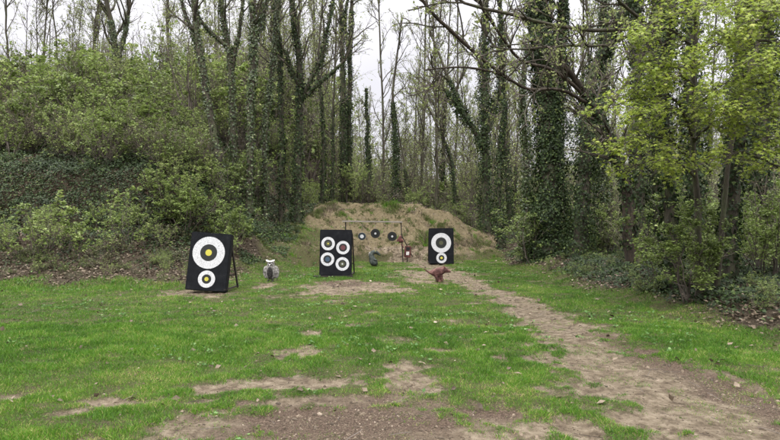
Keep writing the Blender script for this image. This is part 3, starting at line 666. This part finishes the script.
# maples with fresh lime leaves at the right
def maple(name, label, px, Y, top, r, boughs, nleaf, seed):
    global rng; keep = rng; rng = np.random.default_rng(seed)
    base = gp(px, Y); base[2] -= .1; root = empty(name, base, label, 'tree', None)
    P, Ln = resample([base, W3((px + top) / 2 - 3, 120, Y), W3(top, 0, Y), W3(top + 4, -110, Y)], 24, .05)
    rad = np.linspace(r, r * .5, 24); rad[:2] *= 1.3
    tr = [tubes(P[None], rad[None], 12, M['bark'])]; br, lv = [], []
    for (py0, pts) in boughs:
        z0 = CAMH - (py0 - 220) / F * Y; i = int(np.argmin(np.abs(P[:, 2] - z0)))
        B, L = resample([P[i]] + [W3(*p) for p in pts], 14, .05); rb = np.linspace(.028, .008, 14); br.append(tubes(B[None], rb[None], 6, M['bark']))
        Pn, D, Lc, rr = spawn(B[None], rb[None], int(10 * L), .12, 1, 1.1, 1, [.75 + .0 * L], .6); D[:, 2] *= .35
        a, ra = grow(Pn, D, Lc, .007, .003, 5, .16, -.02); br.append(tubes(a, ra, 4, M['twig']))
        P2, D2, L2, r2 = spawn(a, ra, 5, .15, 1, .9, .5, Lc, .7); D2[:, 2] *= .4
        b, rb2 = grow(P2, D2, L2, .004, .002, 3, .2, -.04); br.append(tubes(b, rb2, 3, M['twig']))
        P3, D3, _, _ = spawn(b, rb2, nleaf, .2, 1, 1.2, 1, L2); n = len(P3)
        P3 += rng.normal(size=(n, 3)) * .05; D3[:, 2] = D3[:, 2] * .3 - .45
        Nn = nrm(np.array([[0, -.25, 1.]]) + rng.normal(size=(n, 3)) * .38)
        lv.append(scatter(MP, P3, D3, Nn, rng.uniform(.026, .078, n), M['maple'], np.clip(rng.beta(1.6, 1.8, n) + .4 * (fbm(P3[:, 0] * 2, P3[:, 2] * 2, 2) - .5), 0, 1), 1.0))
    mesh_np('trunk', tr, root, base, smooth=True); mesh_np('branch', br, root, base); mesh_np('foliage', lv, root, base)
    rng = keep; return root
maple('maple_tree', 'maple with fresh lime green leaves spreading left, in front of the dark trunks', 702, 10.5, 700, .06,
      [(20, [(670, -5, 10.2), (640, 8, 9.9)]), (60, [(670, 30, 10), (648, 26, 9.7), (632, 40, 9.5)]), (95, [(672, 62, 10), (648, 66, 9.6), (638, 78, 9.4)]),
       (120, [(668, 95, 10), (632, 98, 9.7), (604, 110, 9.5)]), (135, [(680, 110, 9.8), (655, 108, 9.4), (640, 120, 9.2)]), (160, [(672, 140, 10), (645, 135, 9.6), (620, 148, 9.5)]), (175, [(680, 160, 10), (660, 158, 9.7), (628, 168, 9.5)]),
       (70, [(690, 60, 9.7), (680, 75, 9.3)]), (50, [(715, 30, 10), (735, 40, 9.7)]), (110, [(720, 90, 10), (738, 96, 9.6)]), (30, [(700, 5, 9.9), (690, 15, 9.5)]), (140, [(715, 120, 9.8), (722, 128, 9.3)])], 7, 11)
maple('maple_tree', 'maple with lime green leaves filling the upper right corner', 802, 9.4, 806, .08,
      [(15, [(765, -2, 9), (735, -5, 9), (710, 2, 8.7)]), (30, [(780, 8, 9.2), (765, 5, 9)]), (55, [(765, 40, 9), (735, 38, 9), (710, 48, 8.7)]), (75, [(785, 60, 9.2), (770, 66, 9)]), (95, [(730, 80, 9), (708, 92, 8.7)]),
       (110, [(785, 98, 9), (768, 104, 8.8)]), (130, [(740, 110, 9), (718, 108, 8.6)]), (150, [(785, 135, 9), (770, 142, 8.8)]), (60, [(775, 55, 8.7), (752, 55, 8.7), (748, 66, 8.3)]), (170, [(740, 150, 9.2), (722, 158, 9)]), (20, [(750, 10, 8.8), (760, 20, 8.3)])], 7, 12)

# ------------------------------------------------------------ thin trees of the wood behind (copies)
def wood_tree_proto(h, r, ivyh, nb, blen, lean):
    rt = bpy.data.objects.new('wood_tree', None); col.objects.link(rt); rt.empty_display_size = .2
    P, Ln = resample([(0, 0, -.15), (lean * .3, 0, h * .4), (lean, lean * .3, h)], 20, .12); rad = np.linspace(r, r * .3, 20)
    mesh_np('trunk', [tubes(P[None], rad[None], 8, M['bark'])], rt, smooth=True)
    mesh_np('crown', crown_chunks(P, rad, nb, blen, 3, 6, 4, .3, .9, 3, 'bud', .075, .14, twigr=.007), rt)
    if ivyh: mesh_np('ivy', [ivy_chunk(P, rad, 0, ivyh, .14, 260, .10, 'ivy', RH, seed=int(h * 10))], rt)
    return rt
protos = [wood_tree_proto(13, .075, 0, 20, 2.8, .8), wood_tree_proto(15, .10, .5, 18, 3, -.7), wood_tree_proto(10, .05, 0, 22, 2.4, .3), wood_tree_proto(14, .08, .3, 20, 3, 1.4), wood_tree_proto(8, .045, 0, 20, 2.6, -.5)]
def place_wood(spots, label, group):
    for (x, y, s) in spots:
        i = int(rng.integers(5)); src = protos[i]
        if not src.get('used'):
            r = src; src['used'] = 1
        else:
            r = src.copy(); col.objects.link(r)
            for ch in src.children:
                c = ch.copy(); col.objects.link(c); c.parent = r
        r.location = (x, y, float(hgt(x, y))); r.rotation_euler = (0, 0, rng.uniform(0, 6.28)); r.scale = (s, s, s * rng.uniform(.9, 1.15))
        tag(r, label, 'tree', group)
def tspots(n, x0, x1, y0, y1, mind=1.0):
    out = []; t = 0
    while len(out) < n and t < 4000:
        t += 1; x = rng.uniform(x0, x1); y = rng.uniform(y0, y1)
        if abs(x) > y * .68: continue
        if all((x - a) ** 2 + (y - b) ** 2 > mind ** 2 for a, b, _ in out): out.append((x, y, rng.uniform(.75, 1.1)))
    return out
place_wood(tspots(20, -30, -8, 36, 62), 'thin bare tree among others behind the left bank', 'thin bare trees behind the left bank')
place_wood(tspots(44, -9, 9, 32, 64), 'thin bare tree among others in the wood behind the sand berm', 'thin bare trees behind the sand berm')
place_wood(tspots(56, 7, 38, 24, 62), 'thin bare tree among others in the dark wood on the right', 'thin bare trees in the wood on the right')
for p in protos:
    if 'used' in p: del p['used']

# far mass of brush closing the view
def far_wood():
    ch = []
    for j in range(150):
        y = rng.uniform(50, 95); x = rng.uniform(-.7, .7) * y
        k = ['brown', 'farleaf', 'farleaf', 'farleaf'][rng.integers(4)]; st, lf = SH[k][rng.integers(len(SH[k]))]
        loc = np.array([x, y, float(hgt(x, y)) - .2]); s = rng.uniform(2.2, 3.8)
        for c in st[:2] + lf: ch.append(xf(c, loc, s, rng.uniform(0, 6.28)))
    n = 150; y = rng.uniform(58, 110, n); x = rng.uniform(-.7, .7, n) * y
    P = np.stack([x, y, hgt(x, y) - .2], 1); D = np.stack([rng.normal(size=n) * .06, rng.normal(size=n) * .06, np.ones(n)], 1); L = rng.uniform(9, 16, n)
    pa, ra = grow(P, D, L, rng.uniform(.05, .13, n), .03, 7, .04, .05); ch.append(tubes(pa, ra, 5, M['bark']))
    P, D, L2, rr = spawn(pa, ra, 12, .3, 1, .9, .22, L, .5); pb, rb = grow(P, D, L2, .03, .012, 4, .2, .1); ch.append(tubes(pb, rb, 3, M['twig']))
    P, D, L3, rr = spawn(pb, rb, 5, .2, 1, .9, .5, L2, .5); pc, rc = grow(P, D, L3, .014, .008, 3, .2, .05); ch.append(tubes(pc, rc, 3, M['twig']))
    tag(mesh_np('far_woodland', ch), 'far-off wood of trunks and brush closing the view', 'woodland', kind='stuff')
far_wood()

# ------------------------------------------------------------ archery targets
def paint(name, c, rough=.7, wear=.12):
    d = tuple(v * (1 - wear * 2) for v in c); l = tuple(min(1, v * (1 + wear)) for v in c)
    return noisemat(name, [(.3, d), (.45, c), (.75, l)], 24, rough, .25, bscale=60)
M['foam'] = noisemat('black_foam', [(.3, (.005, .0055, .007)), (.6, (.009, .010, .012)), (.8, (.02, .02, .022))], 7, .85, .5, bscale=70, spec=.12)
M['foam_edge'] = noisemat('foam_edge', [(.3, (.006, .006, .007)), (.7, (.022, .021, .021))], 14, .85, .8, (.5, .5, 12), bscale=10, spec=.12)
M['white'] = noisemat('white_paint', [(.27, (.08, .08, .085)), (.33, (.30, .30, .31)), (.45, (.42, .425, .435)), (.75, (.56, .565, .58))], 34, .8, .3, bscale=60, spec=.15)
M['black_face'] = paint('black_face', (.012, .013, .012))
M['olive_face'] = paint('olive_face', (.055, .058, .03))
M['yellow'] = paint('yellow_face', (.40, .36, .05)); M['red'] = paint('red_face', (.085, .026, .03)); M['blue'] = paint('blue_face', (.03, .055, .085))
M['rope'] = paint('rope', (.12, .11, .1)); M['darkwood'] = noisemat('dark_wood', [(.3, (.018, .015, .013)), (.7, (.05, .042, .035))], 6, .8, .5, (6, 6, .6))
M['greywood'] = noisemat('weathered_wood', [(.3, (.15, .13, .11)), (.7, (.32, .29, .25))], 6, .85, .6, (.6, 6, 6))

def bm_obj(name, bm, m, parent, bevel=0, smooth=False):
    if bevel: bmesh.ops.bevel(bm, geom=list(bm.edges), offset=bevel, segments=2, affect='EDGES')
    bmesh.ops.recalc_face_normals(bm, faces=bm.faces)
    me = bpy.data.meshes.new(name); bm.to_mesh(me); bm.free(); me.materials.append(m)
    if smooth:
        for p in me.polygons: p.use_smooth = True
    o = bpy.data.objects.new(name, me); col.objects.link(o); o.parent = parent; return o
def box(sx, sy, sz, c=(0, 0, 0), rot=None, bm=None):
    bm = bm or bmesh.new(); r = bmesh.ops.create_cube(bm, size=1)
    bmesh.ops.scale(bm, vec=(sx, sy, sz), verts=r['verts'])
    if rot: bmesh.ops.rotate(bm, cent=(0, 0, 0), matrix=rot, verts=r['verts'])
    bmesh.ops.translate(bm, vec=c, verts=r['verts']); return bm
def bar(p, q, w, d=None, bm=None):
    p, q = Vector(p), Vector(q); v = q - p; rot = v.to_track_quat('Z', 'Y').to_matrix()
    return box(w, d or w, v.length, (p + q) / 2, rot, bm)
def ring(r0, r1, c, y0, y1, n=56, bm=None):
    """annulus (or disc if r0=0) in the xz plane, from y1 (back) to y0 (front)"""
    bm = bm or bmesh.new(); rows = []
    for i in range(n):
        a = 2 * math.pi * i / n; co, si = math.cos(a), math.sin(a)
        row = [bm.verts.new((c[0] + r1 * co, y1, c[1] + r1 * si)), bm.verts.new((c[0] + r1 * co, y0, c[1] + r1 * si))]
        if r0: row += [bm.verts.new((c[0] + r0 * co, y0, c[1] + r0 * si)), bm.verts.new((c[0] + r0 * co, y1, c[1] + r0 * si))]
        rows.append(row)
    for i in range(n):
        a, b = rows[i], rows[(i + 1) % n]
        for k in range(len(a) - 1): bm.faces.new((a[k], b[k], b[k + 1], a[k + 1]))
    if not r0: bm.faces.new([r[1] for r in rows][::-1])
    return bm
def board(label, px, Y, rings, lean, roll, yaw, w=.9, h=1.3, th=.2, legside=1, base=False):
    loc = gp(px, Y); root = empty('archery_target', loc, label, 'archery target', 'black archery target boards with white rings', (0, 0, yaw))
    Rt = Matrix.Rotation(roll, 4, 'Y') @ Matrix.Rotation(-lean, 4, 'X')
    def fix(o): o.matrix_local = Rt; return o
    bm = box(w, th, h, (0, th / 2, h / 2 + .03)); b = bm_obj('board', bm, M['foam'], root, .012); fix(b)
    for s in (-1, 1): fix(bm_obj('edge_band', box(.006, th - .03, h - .05, (s * (w / 2 + .001), th / 2, h / 2 + .03)), M['foam_edge'], root))
    for (x, z, rs) in rings:
        f = None
        for k, (r0, r1, mm, nm) in enumerate(rs):
            o = bm_obj(nm, ring(r0, r1, (x, z), -.004 - .001 * k, .001), M[mm], root if f is None else f)
            if f is None: f = o; fix(o)
    s = legside; top = (s * (w / 2 - .0), th + .02 + math.tan(lean) * (h * .93), h * .93)
    bm = bar((s * (w / 2 + .02), .14 + th, 1.2), (s * (w / 2 + .07), .62 + th, .02), .035, .05); bm_obj('stand_leg', bm, M['darkwood'], root, .004)
    bm = bar((-s * (w / 2 - .06), .14 + th, 1.2), (-s * (w / 2 - .06), .62 + th, .02), .035, .05); bm_obj('stand_leg', bm, M['darkwood'], root, .004)
    bm = bar((s * (w / 2 + .05), .45 + th, .32), (-s * (w / 2 - .06), .45 + th, .32), .03, .03); bm_obj('stand_brace', bm, M['darkwood'], root, .004)
    bm = bar((s * (w / 2 + .06), .64 + th, .05), (s * (w / 2 - .02), .0, .05), .04, .03); bm_obj('stand_foot', bm, M['darkwood'], root, .004)
    if base: bm_obj('base_plank', box(w + .2, .16, .04, (-.06, .06, .01)), M['darkwood'], root, .005)
    return root
BIG = lambda ym: [(.19, .36, 'white', 'target_face'), (.065, .188, 'black_face', 'inner_ring'), (0, .072, ym, 'bullseye')]
SM = lambda ym: [(.105, .19, 'white', 'target_face'), (.042, .103, 'black_face', 'inner_ring'), (0, .045, ym, 'bullseye')]
board('black board with one large and one small yellow-centred ring, nearest and leftmost target', 205, 13.3,
      [(-.02, .88, BIG('yellow')), (.0, .29, SM('yellow'))], R(9), R(4), R(0), legside=1)
MID = lambda ca, cb: [(.115, .19, 'white', 'target_face'), (.065, .113, 'black_face', 'inner_ring'), (0.02, .068, ca, 'coloured_ring'), (0, .022, cb, 'bullseye')]
board('black board with four white rings, standing in the middle on a plank', 335.4, 16.8,
      [(-.22, .93, MID('olive_face', 'yellow')), (.2, .82, MID('red', 'red')), (-.23, .49, MID('blue', 'blue')), (.19, .36, MID('olive_face', 'white'))], R(8), R(.6), R(3), legside=1, base=True)
board('black board with large and small ring, farthest target at the right foot of the berm', 441.3, 21.8,
      [(.0, .79, [(.2, .36, 'white', 'target_face'), (.07, .198, 'black_face', 'inner_ring'), (0, .075, 'olive_face', 'bullseye')]), (.01, .24, SM('yellow'))], R(6), R(-.6), R(-7), legside=-1)

# hanging rack
def rack():
    Y = 22.6; z = CAMH - (222 - 220) / F * Y
    L = gp(345.5, Y); Rr = gp(401, Y); root = empty('target_rack', (L + Rr) / 2, 'thin wooden crossbar rack with hanging targets, in front of the berm', 'rack'); o = np.array(root.location)
    zb = z - o[2]; xl = L[0] - o[0]; xr = Rr[0] - o[0]
    bm_obj('crossbar', bar((xl - .12, 0, zb + .03), (xr + .06, 0, zb - .0), .085, .06), M['greywood'], root, .006)
    bm_obj('post', bar((xl, .05, L[2] - o[2] - .1), (xl, .05, zb + .02), .045), M['darkwood'], root, .006)
    bm_obj('post', bar((xr + .08, .05, Rr[2] - o[2] - .1), (xr, .05, zb + .02), .04), M['darkwood'], root, .006)
    bm_obj('prop', bar((xr + .45, .45, Rr[2] - o[2] + .2), (xr + .0, .08, zb - .45), .03), M['darkwood'], root, .004)
    for px, py, r, mm, mc, lab in [(362, 236.3, .14, 'blue', 'white', 'small blue-grey disc target with pale centre, leftmost hanging from the rack'), (375.4, 233.5, .175, 'black_face', 'white', 'black disc target with white dot, highest of those hanging from the rack'), (392.2, 236.4, .175, 'black_face', 'white', 'black disc target with white dot, rightmost hanging from the rack')]:
        c = W3(px, py, Y); rt = empty('hanging_target', c, lab, 'archery target', 'small disc targets hanging from the rack')
        b = bm_obj('disc', ring(0, r, (0, 0), -.07, .03, 40), M[mm], rt, .0)
        if mm == 'blue':
            bm_obj('outer_ring', ring(r * .62, r * .9, (0, 0), -.074, -.06, 40), M['black_face'], rt)
            bm_obj('centre_spot', ring(0, r * .5, (0, 0), -.076, -.06, 30), M['white'], rt)
        else:
            bm_obj('outer_ring', ring(r * .45, r * .55, (0, 0), -.072, -.06, 40), M['foam_edge'], rt)
            bm_obj('centre_spot', ring(0, r * .22, (0, 0), -.076, -.06, 24), M['white'], rt)
        bm = bar((0, 0, r * .95), (0, 0, z - c[2]), .012); bm_obj('cord', bm, M['rope'], rt)
rack()

# ---- foam animals by skin modifier
def skin(name, pts, edges, m, parent, sub=2, flat=None):
    me = bpy.data.meshes.new(name); me.from_pydata([p[:3] for p in pts], edges, []); o = bpy.data.objects.new(name, me); col.objects.link(o); o.parent = parent
    a = o.modifiers.new('skin', 'SKIN'); a.use_smooth_shade = True; b = o.modifiers.new('sub', 'SUBSURF'); b.levels = sub; b.render_levels = sub
    for i, p in enumerate(pts):
        r = p[3]; sv = me.skin_vertices[0].data[i]; sv.radius = (r, r) if np.ndim(r) == 0 else r
    me.skin_vertices[0].data[0].use_root = True
    me.materials.append(m); return o
def uvs(bm, c, r, seg=16, rings=10, rot=None):
    res = bmesh.ops.create_uvsphere(bm, u_segments=seg, v_segments=rings, radius=1)
    bmesh.ops.scale(bm, vec=r, verts=res['verts'])
    if rot: bmesh.ops.rotate(bm, cent=(0, 0, 0), matrix=rot, verts=res['verts'])
    bmesh.ops.translate(bm, vec=c, verts=res['verts']); return bm
M['owl_grey'] = noisemat('owl_grey', [(.35, (.08, .075, .07)), (.5, (.23, .22, .205)), (.68, (.42, .41, .39))], 22, .8, .8)
M['owl_dark'] = noisemat('owl_dark', [(.35, (.010, .010, .010)), (.58, (.03, .028, .026)), (.75, (.13, .12, .11))], 26, .8, .8)
M['owl_white'] = noisemat('owl_white', [(.3, (.4, .39, .37)), (.6, (.75, .74, .72))], 14, .7, .4)
M['rust'] = noisemat('rust_foam', [(.32, (.03, .014, .012)), (.5, (.085, .036, .032)), (.7, (.19, .10, .085))], 9, .75, .7, bscale=40)
M['green_foam'] = noisemat('green_foam', [(.3, (.016, .022, .02)), (.55, (.045, .055, .048)), (.8, (.12, .135, .12))], 16, .65, .7)
M['dark_red'] = noisemat('dark_red_foam', [(.3, (.05, .02, .018)), (.55, (.12, .045, .04)), (.8, (.2, .09, .08))], 12, .8, .6)

def owl():
    loc = gp(271, 15.5); loc[2] -= .01; rt = empty('owl_target', loc, 'grey and white horned owl figure with dark chest, standing on bare sand', 'foam owl', None, (0, 0, R(-4)))
    rt.scale = (.92, .92, .98)
    skin('body', [(0, .02, .04, (.12, .12)), (0, .02, .17, (.16, .15)), (0, .01, .30, (.155, .14)), (0, 0, .40, (.11, .11)), (0, -.01, .49, (.115, .11)), (0, 0, .56, (.08, .07))],
         [(0, 1), (1, 2), (2, 3), (3, 4), (4, 5)], M['owl_grey'], rt)
    for s in (-1, 1):
        skin('wing', [(s * .10, .02, .42, (.045, .06)), (s * .15, .01, .32, (.045, .09)), (s * .155, .02, .20, (.045, .09)), (s * .13, .04, .08, (.035, .05))], [(0, 1), (1, 2), (2, 3)], M['owl_grey'], rt)
        bm = uvs(bmesh.new(), (s * .048, -.112, .47), (.02, .014, .018)); e = bm_obj('eye', bm, M['owl_white'], rt, smooth=True)
        bm_obj('pupil', uvs(bmesh.new(), (s * .048, -.124, .47), (.012, .008, .012), 12, 8), M['black_face'], e, smooth=True)
        skin('ear_tuft', [(0, -.1, .525, .026), (s * .065, -.095, .54, .034), (s * .125, -.06, .575, .016)], [(0, 1), (1, 2)], M['owl_white'], rt)
        skin('foot', [(s * .06, -.02, .05, .03), (s * .065, -.11, .02, .022), (s * .07, -.17, .01, .012)], [(0, 1), (1, 2)], M['owl_dark'], rt)
    skin('chest', [(0, -.12, .40, (.05, .045)), (0, -.125, .30, (.095, .05)), (0, -.125, .18, (.09, .05)), (0, -.09, .08, (.05, .04))], [(0, 1), (1, 2), (2, 3)], M['owl_dark'], rt)
    skin('face', [(0, -.075, .42, (.06, .04)), (0, -.08, .475, (.085, .045)), (0, -.07, .52, (.06, .04))], [(0, 1), (1, 2)], M['owl_dark'], rt)
    skin('beak', [(0, -.115, .465, .016), (0, -.145, .45, .012), (0, -.15, .425, .005)], [(0, 1), (1, 2)], M['owl_white'], rt)
owl()
def rusty():
    loc = gp(438, 15.7); rt = empty('animal_target', loc, 'reddish brown foam animal with pointed snout and thin raised tail, on the dirt path', 'foam animal', None, (0, 0, R(4)))
    P = [(.02, 0, .06, (.07, .08)), (.01, 0, .14, (.09, .09)), (-.03, 0, .25, (.13, .13)), (.10, 0, .29, (.12, .12)), (-.15, 0, .24, (.09, .09)), (-.23, 0, .25, (.035, .035)), (-.30, 0, .29, (.018, .018)), (-.37, 0, .35, (.011, .011)),
         (.19, 0, .31, (.075, .08)), (.255, 0, .285, (.05, .055)), (.31, 0, .265, (.03, .03)), (.35, 0, .257, (.014, .014)), (.02, 0, .01, (.09, .09))]
    skin('body', P, [(12, 0), (0, 1), (1, 2), (2, 3), (2, 4), (4, 5), (5, 6), (6, 7), (3, 8), (8, 9), (9, 10), (10, 11)], M['rust'], rt)
    for s in (-1, 1):
        skin('ear', [(.17, s * .045, .36, .03), (.16, s * .06, .41, .014)], [(0, 1)], M['dark_red'], rt)
        skin('leg', [(.08, s * .05, .2, .045), (.09, s * .06, .1, .03), (.11, s * .06, .01, .022)], [(0, 1), (1, 2)], M['rust'], rt)
        skin('leg', [(-.06, s * .05, .18, .055), (-.03, s * .07, .09, .035), (-.02, s * .07, .01, .025)], [(0, 1), (1, 2)], M['rust'], rt)
        bm_obj('eye', uvs(bmesh.new(), (.235, s * .052, .31), (.012, .008, .012), 10, 6), M['black_face'], rt, smooth=True)
rusty()
def greeny():
    loc = gp(373.5, 20.6); rt = empty('animal_target', loc, 'dark green foam creature with hooked head turned right, below the hanging discs', 'foam animal', None, (0, 0, R(5)))
    P = [(.0, 0, .02, (.17, .13)), (-.01, .0, .16, (.17, .14)), (-.05, 0, .30, (.13, .12)), (-.08, 0, .42, (.11, .10)), (-.03, 0, .51, (.10, .09)), (.07, 0, .52, (.085, .08)), (.16, 0, .47, (.05, .055)), (.235, 0, .39, (.018, .02)), (.07, -.02, .14, (.09, .10)), (.09, -.03, .03, (.08, .08))]
    skin('body', P, [(0, 1), (1, 2), (2, 3), (3, 4), (4, 5), (5, 6), (6, 7), (1, 8), (8, 9)], M['green_foam'], rt)
    skin('crest', [(-.12, .0, .52, .03), (-.14, .0, .44, .035), (-.13, 0, .34, .025)], [(0, 1), (1, 2)], M['owl_grey'], rt)
    for s in (-1, 1): bm_obj('eye', uvs(bmesh.new(), (.06, s * .075, .55), (.014, .01, .014), 10, 6), M['yellow'], rt, smooth=True)
    skin('arm', [(-.02, -.1, .3, .035), (.06, -.14, .24, .03), (.12, -.14, .25, .018)], [(0, 1), (1, 2)], M['green_foam'], rt)
greeny()
def reds():
    # figure clinging to the rack's right post
    c = W3(400.5, 240, 22.45); rt = empty('animal_target', c, 'small dark red foam figure hanging on the right post of the rack', 'foam animal')
    skin('body', [(.0, 0, -.12, .05), (-.02, 0, -.02, (.085, .07)), (-.03, 0, .09, (.075, .06)), (.03, 0, .17, (.05, .05)), (-.1, -.02, .02, .035), (-.13, -.03, -.07, .03), (.07, -.02, .0, .035), (.1, -.02, -.09, .03)],
         [(0, 1), (1, 2), (2, 3), (1, 4), (4, 5), (1, 6), (6, 7)], M['dark_red'], rt)
    skin('tail', [(.02, 0, -.14, .03), (.08, .0, -.22, .025), (.12, 0, -.3, .012)], [(0, 1), (1, 2)], M['dark_red'], rt)
    # framed red block hung to the right
    x, y = W3(407.4, 251, 22.9)[:2]; z = W3(407.4, 257.5, 22.9)[2]
    r2 = empty('block_target', (x, y, z), 'small dark red block with pale spot, on a stake right of the rack', 'archery target', None, (0, R(3), 0))
    bm_obj('block', box(.25, .12, .44, (0, 0, .22)), M['dark_red'], r2, .02)
    bm_obj('dark_panel', box(.14, .01, .13, (0, -.062, .34)), M['black_face'], r2, .003)  # thin black plate set on the upper front of the block
    bm_obj('pale_spot', box(.11, .012, .13, (0, -.063, .16)), M['owl_white'], r2, .004)
    g = float(hgt(x, y)); bm_obj('stake', bar((0, .05, g - z - .15), (0, .05, .05), .035), M['darkwood'], r2, .003)
reds()

# fallen log/branch pieces along the right edge
def logs():
    for (px, Y, L, r, a, lab) in [(605, 12.6, .9, .035, .6, 'mossy fallen branch among the ivy at the right lawn edge'), (728, 8.6, .5, .03, 2.4, 'short pale broken branch in the dead leaves at far right'), (165, 15.6, 1.1, .03, .2, 'thin fallen branch on the litter slope left of the left target board')]:
        p = gp(px, Y); rt = empty('fallen_branch', p, lab, 'branch')
        d = np.array([math.cos(a), math.sin(a), .05]); P, _ = resample([-d * L / 2 + [0, 0, .05], d * .1 + [0, 0, .06], d * L / 2 + [0, 0, .07]], 14, .03)
        rad = np.linspace(r, r * .5, 14)
        A, D, LL, rr = spawn(P[None], rad[None], 5, .3, 1, 1, .4, [L], .5); pa, ra = grow(A, D, LL, np.minimum(rr, .01), .003, 4, .2, 0); mesh_np('limb', [tubes(P[None], rad[None], 8, M['bark']), tubes(pa, ra, 4, M['twig'])], rt, smooth=True)
print('tris approx', sum(len(o.data.polygons) * 2 for o in bpy.data.objects if o.type == 'MESH'))
